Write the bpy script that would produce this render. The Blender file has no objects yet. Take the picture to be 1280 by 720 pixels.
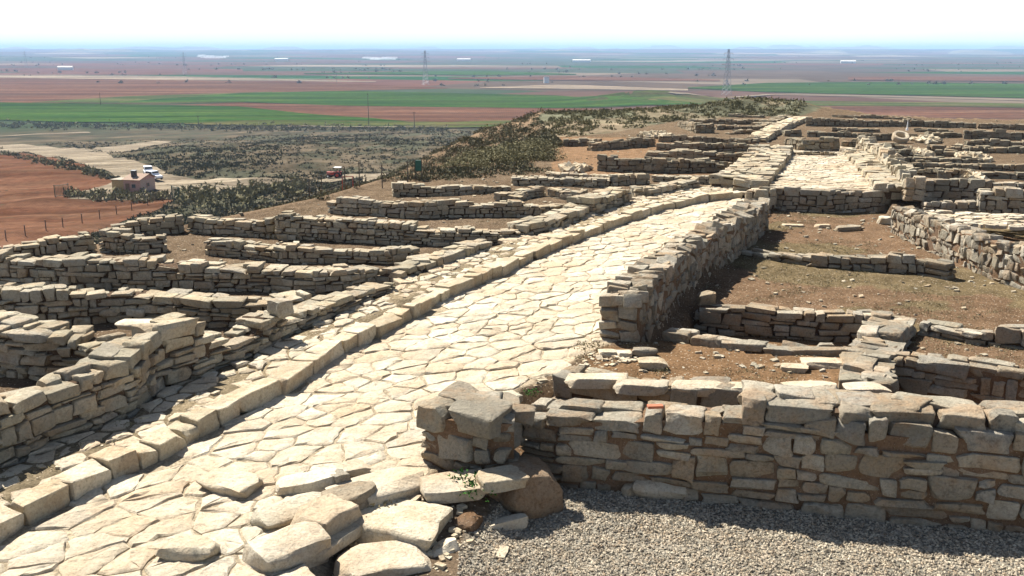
import bpy, math, random
import numpy as np
from mathutils import Vector, Matrix, Euler

random.seed(7); RNG = np.random.default_rng(7)
S = bpy.context.scene
COL = S.collection

# ------------------------------------------------------------------ camera
CZ, PITCH, F = 4.2, math.radians(14.0), 1200.0
cam = bpy.data.cameras.new('camera'); camo = bpy.data.objects.new('camera', cam); COL.objects.link(camo)
camo.location = (0, 0, CZ); camo.rotation_euler = (math.pi/2 - PITCH, 0, 0)
cam.sensor_width = 36; cam.lens = 36*F/1280; cam.clip_end = 90000; cam.clip_start = 0.1
S.camera = camo

# ------------------------------------------------------------------ sky + sun
SUN_EL, SUN_AZ = math.radians(50), math.radians(-38)      # azimuth from +Y, negative = left
w = bpy.data.worlds.new('World'); S.world = w; w.use_nodes = True
nt = w.node_tree; nt.nodes.clear()
out = nt.nodes.new('ShaderNodeOutputWorld'); bg = nt.nodes.new('ShaderNodeBackground')
sky = nt.nodes.new('ShaderNodeTexSky'); sky.sky_type = 'NISHITA'; sky.sun_disc = False
sky.sun_elevation = SUN_EL; sky.sun_rotation = SUN_AZ
sky.air_density = 1.0; sky.dust_density = 1.2; sky.ozone_density = 1.0; sky.altitude = 300
bg.inputs[1].default_value = 0.05
# thin high cloud veil
tc = nt.nodes.new('ShaderNodeTexCoord'); mp = nt.nodes.new('ShaderNodeMapping'); mp.inputs['Scale'].default_value = (1.2, 1.2, 4.5)
nz = nt.nodes.new('ShaderNodeTexNoise'); nz.inputs['Scale'].default_value = 1.6; nz.inputs['Detail'].default_value = 6
mp.inputs['Location'].default_value = (0.35, 0.2, 0)
rp = nt.nodes.new('ShaderNodeValToRGB'); rp.color_ramp.elements[0].position = 0.36; rp.color_ramp.elements[1].position = 0.6
rp.color_ramp.elements[0].color = (0.72, 0.72, 0.72, 1)
mx = nt.nodes.new('ShaderNodeMix'); mx.data_type = 'RGBA'
mx.inputs[7].default_value = (11.0, 11.3, 11.5, 1)
nt.links.new(tc.outputs['Generated'], mp.inputs[0]); nt.links.new(mp.outputs[0], nz.inputs[0])
nt.links.new(nz.outputs[0], rp.inputs[0])
sx_ = nt.nodes.new('ShaderNodeSeparateXYZ'); nt.links.new(tc.outputs['Generated'], sx_.inputs[0])
el = nt.nodes.new('ShaderNodeMapRange'); el.interpolation_type = 'SMOOTHSTEP'; el.inputs['From Min'].default_value = .05; el.inputs['From Max'].default_value = .24; el.inputs['To Min'].default_value = 1; el.inputs['To Max'].default_value = .04
nt.links.new(sx_.outputs[2], el.inputs[0])
ml = nt.nodes.new('ShaderNodeMath'); ml.operation = 'MULTIPLY'; nt.links.new(rp.outputs[0], ml.inputs[0]); nt.links.new(el.outputs[0], ml.inputs[1])
nt.links.new(ml.outputs[0], mx.inputs[0])
nt.links.new(sky.outputs[0], mx.inputs[6]); nt.links.new(mx.outputs[2], bg.inputs[0]); nt.links.new(bg.outputs[0], out.inputs[0])
sl = bpy.data.lights.new('sun', 'SUN'); sl.energy = 5.0; sl.angle = math.radians(0.5); sl.color = (1.0, 0.955, 0.88)
so = bpy.data.objects.new('sun', sl); COL.objects.link(so)
sd = Vector((math.sin(SUN_AZ)*math.cos(SUN_EL), math.cos(SUN_AZ)*math.cos(SUN_EL), math.sin(SUN_EL)))
so.rotation_euler = sd.to_track_quat('Z', 'Y').to_euler()
S.view_settings.view_transform = 'Standard'; S.view_settings.look = 'None'
S.view_settings.exposure = 1.32; S.view_settings.gamma = 1
S.cycles.max_bounces = 6; S.cycles.volume_bounces = 1; S.cycles.diffuse_bounces = 2

# ------------------------------------------------------------------ picture measurement -> world point (used for placing on known levels)
def ray(px, py):
    u = (px-640)/F; v = (360-py)/F
    return (u, math.cos(PITCH)+v*math.sin(PITCH), -math.sin(PITCH)+v*math.cos(PITCH))
def P(px, py, z=0.0):
    d = ray(px, py); t = (z-CZ)/d[2]
    return (d[0]*t, d[1]*t, z)

def vnoise(x, y, seed=0):
    xi = np.floor(x).astype(np.int64); yi = np.floor(y).astype(np.int64); xf = x-xi; yf = y-yi
    def h(a, b):
        n = (a*374761393 + b*668265263 + seed*1442695041) & 0x7fffffff
        n = ((n ^ (n >> 13))*1274126177) & 0x7fffffff
        return ((n ^ (n >> 16)) & 0xffff)/65535.0
    u = xf*xf*(3-2*xf); v = yf*yf*(3-2*yf)
    return (h(xi, yi)*(1-u)+h(xi+1, yi)*u)*(1-v)+(h(xi, yi+1)*(1-u)+h(xi+1, yi+1)*u)*v
def fbm(x, y, seed=0, o=4):
    s = 0; a = .5; t = 0
    for i in range(o):
        s = s+a*vnoise(x, y, seed+i); t += a; a *= .5; x = x*2.03+7.1; y = y*2.03+3.3
    return s/t
def inpoly(x, y, poly):
    c = np.zeros(np.shape(x), bool); n = len(poly)
    for i in range(n):
        x1, y1 = poly[i][:2]; x2, y2 = poly[i-1][:2]
        if y1 == y2: continue
        c ^= ((y1 > y) != (y2 > y)) & (x < (x2-x1)*(y-y1)/(y2-y1)+x1)
    return c
def dist_poly(x, y, poly):
    d = np.full(np.shape(x), 1e9); n = len(poly)
    for i in range(n):
        ax, ay = poly[i][:2]; bx, by = poly[i-1][:2]
        L = (bx-ax)**2+(by-ay)**2+1e-9
        t = np.clip(((x-ax)*(bx-ax)+(y-ay)*(by-ay))/L, 0, 1)
        d = np.minimum(d, np.hypot(x-ax-t*(bx-ax), y-ay-t*(by-ay)))
    return d

# ------------------------------------------------------------------ materials
def mat(name):
    m = bpy.data.materials.new(name); m.use_nodes = True; n = m.node_tree; n.nodes.clear()
    o = n.nodes.new('ShaderNodeOutputMaterial'); b = n.nodes.new('ShaderNodeBsdfPrincipled')
    n.links.new(b.outputs[0], o.inputs[0]); b.inputs['Roughness'].default_value = .92
    b.inputs['Specular IOR Level'].default_value = .0
    return m, n, b
def N(n, t, **k):
    x = n.nodes.new('ShaderNode'+t)
    for a, v in k.items(): setattr(x, a, v)
    return x
def noise(n, scale, detail=5, rough=.6, vec=None):
    t = N(n, 'TexNoise'); t.inputs['Scale'].default_value = scale; t.inputs['Detail'].default_value = detail; t.inputs['Roughness'].default_value = rough
    if vec is not None: n.links.new(vec, t.inputs['Vector'])
    return t.outputs[0]
def ramp(n, src, stops, interp='LINEAR'):
    r = N(n, 'ValToRGB'); cr = r.color_ramp; cr.interpolation = interp
    while len(cr.elements) < len(stops): cr.elements.new(.5)
    for e, (p, c) in zip(cr.elements, stops):
        e.position = p; e.color = (c, c, c, 1) if isinstance(c, (int, float)) else (*c, 1)
    n.links.new(src, r.inputs[0]); return r.outputs[0]
def mixc(n, fac, a, b, blend='MIX'):
    m = N(n, 'Mix', data_type='RGBA', blend_type=blend)
    for i, v in ((0, fac), (6, a), (7, b)):
        if isinstance(v, (int, float)): m.inputs[i].default_value = v
        elif isinstance(v, tuple): m.inputs[i].default_value = (*v, 1)
        else: n.links.new(v, m.inputs[i])
    return m.outputs[2]
def math_(n, op, a, b=0.0):
    m = N(n, 'Math', operation=op)
    for i, v in enumerate((a, b)):
        if isinstance(v, (int, float)): m.inputs[i].default_value = v
        else: n.links.new(v, m.inputs[i])
    return m.outputs[0]
def bump(n, b, h, strength, dist, prev=None):
    u = N(n, 'Bump'); u.inputs['Strength'].default_value = strength; u.inputs['Distance'].default_value = dist
    n.links.new(h, u.inputs['Height'])
    if prev is not None: n.links.new(prev, u.inputs['Normal'])
    n.links.new(u.outputs[0], b.inputs['Normal']); return u.outputs[0]

def stone_mat(name, palette, lichen=.35, lich_col=(.17, .165, .14), stain=.5, bmp=.6, stain_col=(.30, .18, .09), wear=0):
    m, n, b = mat(name)
    pos = N(n, 'NewGeometry').outputs['Position']
    oi = N(n, 'ObjectInfo').outputs['Random']; at = N(n, 'Attribute', attribute_name='tone').outputs['Fac']
    r = math_(n, 'FRACT', math_(n, 'ADD', oi, at))
    k = len(palette)
    base = ramp(n, r, [(i/(k-1), c) for i, c in enumerate(palette)])
    n1 = noise(n, 2.8, 6, .65, pos); n2 = noise(n, 11, 9, .78, pos); n3 = noise(n, 1.1, 3, .5, pos); n4 = noise(n, 34, 6, .75, pos)
    c = mixc(n, ramp(n, n2, [(.44, 0.0), (.70, .4)]), base, (.50, .44, .33), 'MIX')
    c = mixc(n, math_(n, 'MULTIPLY', ramp(n, n1, [(.46, 0.0), (.60, 1.0)]), stain), c, stain_col)
    sh = math_(n, 'ADD', math_(n, 'MULTIPLY', n2, .65), math_(n, 'MULTIPLY', n3, .35))
    c = mixc(n, math_(n, 'MULTIPLY', ramp(n, sh, [(.485, 0.0), (.56, 1.0)]), lichen), c, lich_col)
    if wear: c = mixc(n, math_(n, 'MULTIPLY', ramp(n, noise(n, .75, 4, .6, pos), [(.46, 0.0), (.62, 1.0)]), wear), c, stain_col)
    c = mixc(n, .9, c, ramp(n, n4, [(.30, .6), (.44, 1.05), (.68, 1.32)]), 'MULTIPLY')
    c = mixc(n, .8, c, ramp(n, n2, [(.32, .45), (.46, 1.0), (.7, 1.2)]), 'MULTIPLY')
    n.links.new(c, b.inputs['Base Color'])
    v = N(n, 'TexVoronoi', feature='F1'); v.inputs['Scale'].default_value = 22; n.links.new(pos, v.inputs['Vector'])
    p1 = bump(n, b, n1, bmp, .14)
    p2 = bump(n, b, n2, bmp*1.2, .05, p1)
    bump(n, b, math_(n, 'ADD', n4, math_(n, 'MULTIPLY', v.outputs[0], .4)), bmp*1.1, .014, p2)
    return m
M_LEFT = stone_mat('limestone_beige', [(.36, .315, .225), (.27, .24, .18), (.43, .38, .285), (.34, .265, .175), (.30, .27, .215), (.41, .35, .24), (.24, .215, .17)], .5, (.125, .112, .08), .32)
M_RIGHT = stone_mat('limestone_grey', [(.24, .215, .16), (.35, .31, .24), (.17, .155, .125), (.27, .21, .14), (.22, .20, .165), (.38, .345, .275), (.20, .16, .11)], .55, (.115, .105, .08), .4)
M_KERB = stone_mat('limestone_cream', [(.46, .395, .28), (.40, .335, .23), (.52, .455, .34), (.38, .31, .21)], .42, (.17, .15, .11), .4, .5, (.28, .17, .085))
M_PAVE = stone_mat('paving_limestone', [(.45, .405, .31), (.37, .325, .24), (.51, .465, .37), (.40, .325, .23), (.47, .415, .32), (.33, .29, .225)], .4, (.25, .22, .165), .5, .45, (.36, .27, .175), .55)
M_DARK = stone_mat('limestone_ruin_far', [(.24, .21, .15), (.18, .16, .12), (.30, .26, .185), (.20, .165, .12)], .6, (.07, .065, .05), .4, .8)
M_BROWN = stone_mat('earth_stained_stone', [(.25, .165, .10), (.30, .22, .15)], .3, (.2, .15, .1), .5, .9)

def earth_mat(name, c1, c2, c3, sc=1.0, b_=.8, peb=True):
    m, n, b = mat(name); pos = N(n, 'NewGeometry').outputs['Position']
    n1 = noise(n, 1.3*sc, 6, .65, pos); n2 = noise(n, 22*sc, 8, .75, pos)
    c = mixc(n, ramp(n, n1, [(.38, 0.0), (.62, 1.0)]), c1, c2)
    c = mixc(n, ramp(n, n2, [(.45, 0.0), (.68, .8)]), c, c3)
    if peb:
        v = N(n, 'TexVoronoi', feature='F1'); v.inputs['Scale'].default_value = 26*sc; n.links.new(pos, v.inputs['Vector'])
        c = mixc(n, ramp(n, v.outputs[0], [(.12, .65), (.2, 0.0)]), c, (.42, .36, .27))
    n.links.new(c, b.inputs['Base Color'])
    p = bump(n, b, n2, b_, .03); bump(n, b, noise(n, 90*sc, 4, .7, pos), b_, .008, p)
    return m
M_EARTH = earth_mat('earth_fill', (.09, .06, .04), (.13, .09, .06), (.06, .045, .035))
M_MORT = earth_mat('earth_mortar', (.17, .10, .055), (.22, .15, .10), (.09, .065, .045), 1.6)

# ground: vertex colour zones with procedural variation
mg, n, b = mat('ground_soil'); pos = N(n, 'NewGeometry').outputs['Position']
vc = N(n, 'Attribute', attribute_name='Col').outputs['Color']
near = N(n, 'Attribute', attribute_name='near').outputs['Fac']
plain = N(n, 'Attribute', attribute_name='plain').outputs['Fac']
na = noise(n, 2.2, 7, .7, pos); nb = noise(n, 26, 8, .75, pos)
c = mixc(n, .9, vc, ramp(n, na, [(.3, .62), (.5, 1.0), (.72, 1.45)]), 'MULTIPLY')
c = mixc(n, math_(n, 'MULTIPLY', near, .9), c, ramp(n, nb, [(.36, .5), (.5, 1.0), (.64, 1.5)]), 'MULTIPLY')
v = N(n, 'TexVoronoi', feature='F1'); v.inputs['Scale'].default_value = 17; n.links.new(pos, v.inputs['Vector'])
c = mixc(n, math_(n, 'MULTIPLY', ramp(n, v.outputs[0], [(.13, .8), (.2, 0.0)]), near), c, (.46, .38, .28))
nf = noise(n, .05, 6, .65, pos)
far_fac = math_(n, 'SUBTRACT', 1.0, near)
c = mixc(n, math_(n, 'MULTIPLY', far_fac, .8), c, ramp(n, nf, [(.35, .62), (.5, 1.0), (.66, 1.4)]), 'MULTIPLY')
# patchwork of fields on the plain
mpn = N(n, 'Mapping'); mpn.inputs['Scale'].default_value = (1/420, 1/260, 0); mpn.inputs['Rotation'].default_value = (0, 0, .25)
n.links.new(pos, mpn.inputs['Vector'])
vf = N(n, 'TexVoronoi', feature='F1', voronoi_dimensions='2D'); vf.inputs['Scale'].default_value = 1; vf.inputs['Randomness'].default_value = .85
n.links.new(mpn.outputs[0], vf.inputs['Vector'])
sep = N(n, 'SeparateColor'); n.links.new(vf.outputs['Color'], sep.inputs[0])
fields = ramp(n, sep.outputs[0], [(0, (.075, .052, .035)), (.14, (.10, .048, .032)), (.28, (.04, .052, .028)), (.40, (.13, .10, .07)), (.48, (.02, .055, .015)), (.60, (.085, .05, .035)), (.72, (.048, .055, .033)), (.86, (.19, .15, .11)), (.92, (.065, .05, .038))], 'CONSTANT')
fields = mixc(n, .6, fields, ramp(n, noise(n, .012, 5, .6, pos), [(.35, .7), (.65, 1.3)]), 'MULTIPLY')
c = mixc(n, plain, c, fields)
n.links.new(c, b.inputs['Base Color'])
pp = bump(n, b, na, .5, .08); bump(n, b, nb, .9, .03, pp)
M_GROUND = mg

def simple(name, col, rough=.6, metal=0, var=.25, sc=6):
    m, n, b = mat(name); b.inputs['Roughness'].default_value = rough; b.inputs['Metallic'].default_value = metal
    b.inputs['Specular IOR Level'].default_value = .4
    pos = N(n, 'TexCoord').outputs['Object']
    c = mixc(n, 1.0, col, ramp(n, noise(n, sc, 5, .6, pos), [(.3, 1-var), (.7, 1+var)]), 'MULTIPLY')
    n.links.new(c, b.inputs['Base Color']); return m
def field_mat(name, a, b2, sc=.02, row=None):
    m, n, b = mat(name); pos = N(n, 'NewGeometry').outputs['Position']
    mpn = N(n, 'Mapping'); mpn.inputs['Scale'].default_value = (1, 3.5, 1); n.links.new(pos, mpn.inputs[0])
    f = noise(n, sc, 7, .62, mpn.outputs[0]); g = noise(n, sc*14, 5, .7, pos)
    c = mixc(n, ramp(n, f, [(.36, 0.0), (.64, 1.0)]), a, b2)
    c = mixc(n, .8, c, ramp(n, g, [(.3, .62), (.7, 1.35)]), 'MULTIPLY')
    mp2 = N(n, 'Mapping'); mp2.inputs['Scale'].default_value = (.35, 4, 1); mp2.inputs['Rotation'].default_value = (0, 0, .12); n.links.new(pos, mp2.inputs[0])
    c = mixc(n, .75, c, ramp(n, noise(n, sc*.9, 4, .6, mp2.outputs[0]), [(.38, .62), (.5, 1.0), (.62, 1.5)]), 'MULTIPLY')
    if row:
        wv = N(n, 'TexWave'); wv.inputs['Scale'].default_value = row; wv.inputs['Distortion'].default_value = 2.5; wv.inputs['Detail'].default_value = 2
        n.links.new(pos, wv.inputs[0])
        c = mixc(n, .35, c, ramp(n, wv.outputs[0], [(0, .6), (1, 1.15)]), 'MULTIPLY')
    n.links.new(c, b.inputs['Base Color']); return m

# ------------------------------------------------------------------ mesh helpers
def fast_mesh(name, V, T, tone=None, smooth=False):
    me = bpy.data.meshes.new(name)
    V = np.asarray(V, np.float32); T = np.asarray(T, np.int32); k = T.shape[1]
    me.vertices.add(len(V)); me.vertices.foreach_set('co', V.ravel())
    me.loops.add(T.size); me.loops.foreach_set('vertex_index', T.ravel())
    me.polygons.add(len(T)); me.polygons.foreach_set('loop_start', np.arange(0, T.size, k, dtype=np.int32))
    me.polygons.foreach_set('use_smooth', np.full(len(T), smooth))
    if tone is not None:
        a = me.attributes.new('tone', 'FLOAT', 'POINT'); a.data.foreach_set('value', np.asarray(tone, np.float32))
    me.update(calc_edges=True); return me
def link(name, me, m=None, parent=None):
    if m is not None and not me.materials: me.materials.append(m)
    o = bpy.data.objects.new(name, me); COL.objects.link(o)
    if parent is not None: o.parent = parent
    return o
def tag(o, label=None, cat=None, group=None, kind=None):
    if label: o['label'] = label
    if cat: o['category'] = cat
    if group: o['group'] = group
    if kind: o['kind'] = kind
    return o
def empty(name, loc=(0, 0, 0), rz=0):
    o = bpy.data.objects.new(name, None); o.empty_display_size = .2; COL.objects.link(o); o.location = loc; o.rotation_euler = (0, 0, rz); return o

class MB:
    def __init__(s): s.v = []; s.f = []
    def box(s, c, d, rz=0, tilt=None):
        i = len(s.v); R = Euler((tilt or 0, 0, rz)).to_matrix()
        for x in (-.5, .5):
            for y in (-.5, .5):
                for z in (-.5, .5):
                    p = R @ Vector((x*d[0], y*d[1], z*d[2])); s.v.append((c[0]+p.x, c[1]+p.y, c[2]+p.z))
        s.f += [(i, i+1, i+3, i+2), (i+4, i+6, i+7, i+5), (i, i+4, i+5, i+1), (i+2, i+3, i+7, i+6), (i, i+2, i+6, i+4), (i+1, i+5, i+7, i+3)]
        return s
    def bar(s, a, b, r, n=5, r2=None):
        a = Vector(a); b = Vector(b); d = (b-a).normalized(); u = d.orthogonal().normalized(); w_ = d.cross(u); i = len(s.v); r2 = r if r2 is None else r2
        for q, rr in ((a, r), (b, r2)):
            for k in range(n):
                t = 2*math.pi*k/n; s.v.append(tuple(q+u*(rr*math.cos(t))+w_*(rr*math.sin(t))))
        for k in range(n): s.f.append((i+k, i+(k+1) % n, i+n+(k+1) % n, i+n+k))
        s.f.append(tuple(i+k for k in reversed(range(n)))); s.f.append(tuple(i+n+k for k in range(n))); return s
    def prism(s, prof, a, b):           # prof: list of (y,z) extruded along x from a to b
        i = len(s.v); k = len(prof)
        for x in (a, b):
            for y, z in prof: s.v.append((x, y, z))
        for j in range(k): s.f.append((i+j, i+(j+1) % k, i+k+(j+1) % k, i+k+j))
        s.f.append(tuple(i+j for j in reversed(range(k)))); s.f.append(tuple(i+k+j for j in range(k))); return s
    def build(s, name, m, parent=None, bevel=0, smooth=False):
        me = bpy.data.meshes.new(name); me.from_pydata(s.v, [], s.f); me.update()
        o = link(name, me, m, parent)
        if bevel:
            bv = o.modifiers.new('bevel', 'BEVEL'); bv.width = bevel; bv.segments = 2; bv.limit_method = 'ANGLE'
        if smooth: me.shade_smooth()
        return o

# ------------------------------------------------------------------ stone variants (unit blocks)
def block(seed, coords, rough, jit, chips=3, rnd=.0):
    rg = np.random.default_rng(seed); c = np.array(coords); k = len(c)
    idx = {}; V = []; Tq = []
    def vid(i, j, l):
        key = (i, j, l)
        if key not in idx: idx[key] = len(V); V.append((c[i], c[j], c[l]))
        return idx[key]
    for a in range(k-1):
        for d in range(k-1):
            for e, fl in ((0, 1), (k-1, 0)):
                for ax in range(3):
                    q = []
                    for (p, r) in ((a, d), (a+1, d), (a+1, d+1), (a, d+1)):
                        t = [0, 0, 0]; t[ax] = e; t[(ax+1) % 3] = p; t[(ax+2) % 3] = r; q.append(vid(*t))
                    Tq.append(q[::-1] if fl else q)
    V = np.array(V, float)
    # chamfer: pull edges/corners in
    o = np.abs(V) > .499
    cnt = o.sum(1); V *= np.where(cnt[:, None] == 2, .965, np.where(cnt[:, None] == 3, .92, 1.0))
    # corner jitter (trilinear)
    J = rg.uniform(-jit, jit, (2, 2, 2, 3)); u = V+.5; W = np.zeros_like(V)
    for i in (0, 1):
        for j in (0, 1):
            for l in (0, 1):
                wt = (u[:, 0] if i else 1-u[:, 0])*(u[:, 1] if j else 1-u[:, 1])*(u[:, 2] if l else 1-u[:, 2])
                W += wt[:, None]*J[i, j, l]
    V = V+W
    if rnd:                                   # rounded boulder
        r = np.linalg.norm(V, axis=1)[:, None]; V = V*(1-rnd)+V/r*.56*rnd
    for q in range(chips):                    # cut planes -> broken facets
        nrm = rg.normal(size=3); nrm /= np.linalg.norm(nrm); d = np.abs(nrm).sum()*.5*rg.uniform(.66, .86)
        e = V@nrm-d; V = V-np.maximum(e, 0)[:, None]*nrm
    for s_, a_ in ((2.3, rough), (5.5, rough*.5)):
        off = rg.uniform(0, 50, 3)
        D = np.stack([vnoise(V[:, (i+1) % 3]*s_+off[i], V[:, (i+2) % 3]*s_+V[:, i]*s_*.7+off[i], seed+i)-.5 for i in range(3)], 1)
        V = V+D*a_
    Tq = np.array(Tq); T = np.concatenate([Tq[:, [0, 1, 2]], Tq[:, [0, 2, 3]]])
    return V, T
VAR = {}
def variants(kind, n, coords, rough, jit, chips, rnd=0, ang=32):
    L = []
    for i in range(n):
        V, T = block(hash((kind, i)) % 99991 if False else sum(map(ord, kind))*131+i*17, coords, rough, jit, chips, rnd)
        L.append((V, T))
    VAR[kind] = dict(arr=L, me={}, ang=ang)
variants('hi', 26, [-.5, -.455, -.2, .2, .455, .5], .12, .09, 4)
variants('mid', 26, [-.5, -.44, .44, .5], .08, .08, 3)
variants('kerb', 18, [-.5, -.47, -.15, .15, .47, .5], .08, .06, 1)
variants('lo', 20, [-.5, -.42, .42, .5], .06, .1, 2)
variants('rock', 16, [-.5, -.44, -.2, .0, .2, .44, .5], .16, .13, 6, .35)
variants('slab', 14, [-.5, -.46, -.25, .0, .25, .46, .5], .10, .13, 5, .12)
def var_mesh(kind, i, m):
    d = VAR[kind]; key = (i, m.name)
    if key not in d['me']:
        me = fast_mesh('stone_block', *d['arr'][i]); me.polygons.foreach_set('use_smooth', [True]*len(me.polygons))
        me.set_sharp_from_angle(angle=math.radians(d['ang'])); me.materials.append(m); d['me'][key] = me
    return d['me'][key]
def R3(rx, ry, rz): return np.array(Euler((rx, ry, rz)).to_matrix())
def joined(name, items, m, parent, kind='lo', smooth=False, stuff=True):
    """items: (cx,cy,cz, sx,sy,sz, rx,ry,rz)"""
    Vs = []; Ts = []; tn = []; off = 0; arr = VAR[kind]['arr']
    for it in items:
        V, T = arr[random.randrange(len(arr))]
        A = (V*np.array(it[3:6]))@R3(*it[6:9]).T+np.array(it[:3])
        Vs.append(A); Ts.append(T+off); off += len(V); tn.append(np.full(len(V), random.random()))
    o = link(name, fast_mesh(name, np.concatenate(Vs), np.concatenate(Ts), np.concatenate(tn), smooth), m, parent)
    if stuff: o['kind'] = 'stuff'
    return o
def singles(name, items, m, parent, kind='hi'):
    n_ = len(VAR[kind]['arr'])
    for it in items:
        o = bpy.data.objects.new(name, var_mesh(kind, random.randrange(n_), m)); COL.objects.link(o)
        if parent is not None: o.parent = parent
        f = random.choice((0, math.pi))
        o.location = it[:3]; o.scale = it[3:6]; o.rotation_euler = (it[6], it[7], it[8]+f)
        if parent is not None:
            o.location = Vector(it[:3])-parent.location

# ------------------------------------------------------------------ wall builder
def resample(pts):
    """pts: list of (x,y,zb,zt); returns arrays + cumulative length"""
    A = np.array(pts, float); s = np.concatenate([[0], np.cumsum(np.hypot(*(A[1:, :2]-A[:-1, :2]).T))]); return A, s
def wall(label, cat, pts, zb=0., th=.45, m=None, L=.34, ch=.15, mode='yb', style='course', lod=None, group=None, core=None, inset=.07, name='stone_wall', caps=True, extra=.24, ragged=.025):
    m = m or M_LEFT
    W = []
    for p in pts:
        if mode == 'yb':
            B = P(p[0], p[2], zb); d = ray(p[0], p[1]); t = B[1]/d[1]; zt = CZ+d[2]*t
            W.append((B[0], B[1], zb, max(zt, zb+.1)))
        else:
            T_ = P(p[0], p[1], p[2]); W.append((T_[0], T_[1], zb, p[2]))
    A, s = resample(W); tot = s[-1]; yy = A[:, 1].min()
    root = empty(name, (float(A[:, 0].mean()), float(A[:, 1].mean()), zb)); tag(root, label, cat, group, 'thing')
    seg = np.diff(A[:, :2], axis=0); head = np.arctan2(seg[:, 1], seg[:, 0])
    def at(q):
        q = min(max(q, 0), tot-1e-6); i = int(np.searchsorted(s, q, 'right')-1); i = min(i, len(head)-1)
        f = (q-s[i])/(s[i+1]-s[i]); p = A[i]*(1-f)+A[i+1]*f
        return p, head[i]
    items = []; front = []
    zb0 = zb-extra
    Hmax = (A[:, 3]-zb0).max(); nc = max(1, round(Hmax/ch))
    rows_z = np.linspace(0, 1, nc+1)
    for k in range(nc-1): rows_z[k+1] += random.uniform(-.2, .2)/nc
    for side in (0, 1):
        for k in range(nc):
            q = random.uniform(-.6, 0)*L
            top = k == nc-1
            while q < tot:
                l = L*random.choice((.42, .58, .78, 1, 1.3))*random.uniform(.85, 1.15)*(1.1 if top else 1)
                qa, qb = max(q, 0), min(q+l, tot)
                q += l
                if qb-qa < .3*L: continue
                mid = (qa+qb)/2; p, hd = at(mid)
                H = p[3]-zb0
                # course lines wander slowly along the wall
                wv = lambda kk: rows_z[kk]+(0 if kk in (0, nc) else .28/nc*math.sin(mid*1.7+kk*2.1+p[0]))
                z0 = zb0+wv(k)*H; z1 = zb0+wv(k+1)*H
                if top: z1 += random.uniform(-ragged, ragged)+(float(vnoise(np.array(mid*1.1+p[0]), np.array(p[1]), 8))-.5)*min(.16, .25*H)
                dep = th*random.uniform(.47, .56) if not top else th*random.uniform(.42, .62)
                outj = random.uniform(-.025, .02)
                cy = (dep/2-outj) if side == 0 else th-dep/2+outj      # measured left of travel
                nx, ny = -math.sin(hd), math.cos(hd)
                g = random.uniform(.008, .022)
                subs = [(z0, z1)]
                if style == 'course' and not top and random.random() < .22 and (z1-z0) > .13:
                    c_ = z0+(z1-z0)*random.uniform(.4, .6); subs = [(z0, c_), (c_, z1)]
                for (a, b_) in subs:
                    rx = random.gauss(0, .025); ry = random.gauss(0, .03); rz = hd+random.gauss(0, .035)
                    if style == 'rubble': rx, ry, rz = random.gauss(0, .12), random.gauss(0, .22), hd+random.gauss(0, .15)
                    if top: rx *= 1.6; ry *= 1.3
                    it = (p[0]+nx*cy, p[1]+ny*cy, (a+b_)/2, (qb-qa)-g+(.02 if style == 'rubble' else 0), dep, (b_-a)-g*.8, rx, ry, rz)
                    (front if (side == 0 or top) else items).append(it)
    if th > .5:                                  # fill between the two faces at the top
        q = 0
        while q < tot:
            l = L*random.uniform(.5, 1.2); p, hd = at(q+l/2); nx, ny = -math.sin(hd), math.cos(hd); q += l
            for j in range(max(1, int((th-.3)/.3))):
                cy = th*.5+random.uniform(-.5, .5)*(th-.45)
                front.append((p[0]+nx*cy, p[1]+ny*cy, p[3]-.06+random.uniform(-.03, .02), l*.95, random.uniform(.18, .4), .13, random.gauss(0, .06), random.gauss(0, .06), hd+random.gauss(0, .3)))
    # core
    cb = MB(); ins = inset; nS = max(2, int(tot/.25)); ring = []
    for i in range(nS+1):
        q = .06+(tot-.12)*i/nS; p, hd = at(q); nx, ny = -math.sin(hd), math.cos(hd); k = len(cb.v)
        for (cy, z) in ((ins, zb0), (ins, p[3]-.07), (th-ins, p[3]-.07), (th-ins, zb0)):
            jj = random.uniform(-.012, .012); cb.v.append((p[0]+nx*(cy+jj)-root.location.x, p[1]+ny*(cy+jj)-root.location.y, z+jj-root.location.z))
        ring.append(k)
    for i in range(nS):
        a, c_ = ring[i], ring[i+1]
        for j in range(3): cb.f.append((a+j, c_+j, c_+j+1, a+j+1))
    cb.f.append((ring[0], ring[0]+1, ring[0]+2, ring[0]+3)); cb.f.append((ring[-1]+3, ring[-1]+2, ring[-1]+1, ring[-1]))
    cb.build('rubble_core', core or M_EARTH, root)
    # lods
    ymean = A[:, 1].mean()
    ind = (ymean < 23) if lod is None else lod
    rel = lambda L_: [(i[0]-root.location.x, i[1]-root.location.y, i[2]-root.location.z)+i[3:] for i in L_]
    if ind:
        kind = 'hi' if ymean < 15.5 else 'mid'
        front.sort(key=lambda i: i[1]*1.0+abs(i[0])*.2-i[2]*.5)
        fr, rest = front[:290], front[290:]+items
        singles('stone', fr, m, root, kind)
        if rest: joined('stone_backing', rel(rest), m, root, 'lo')
    else:
        joined('stonework', rel(front+items), m, root, 'lo')
    return A, th

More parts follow.
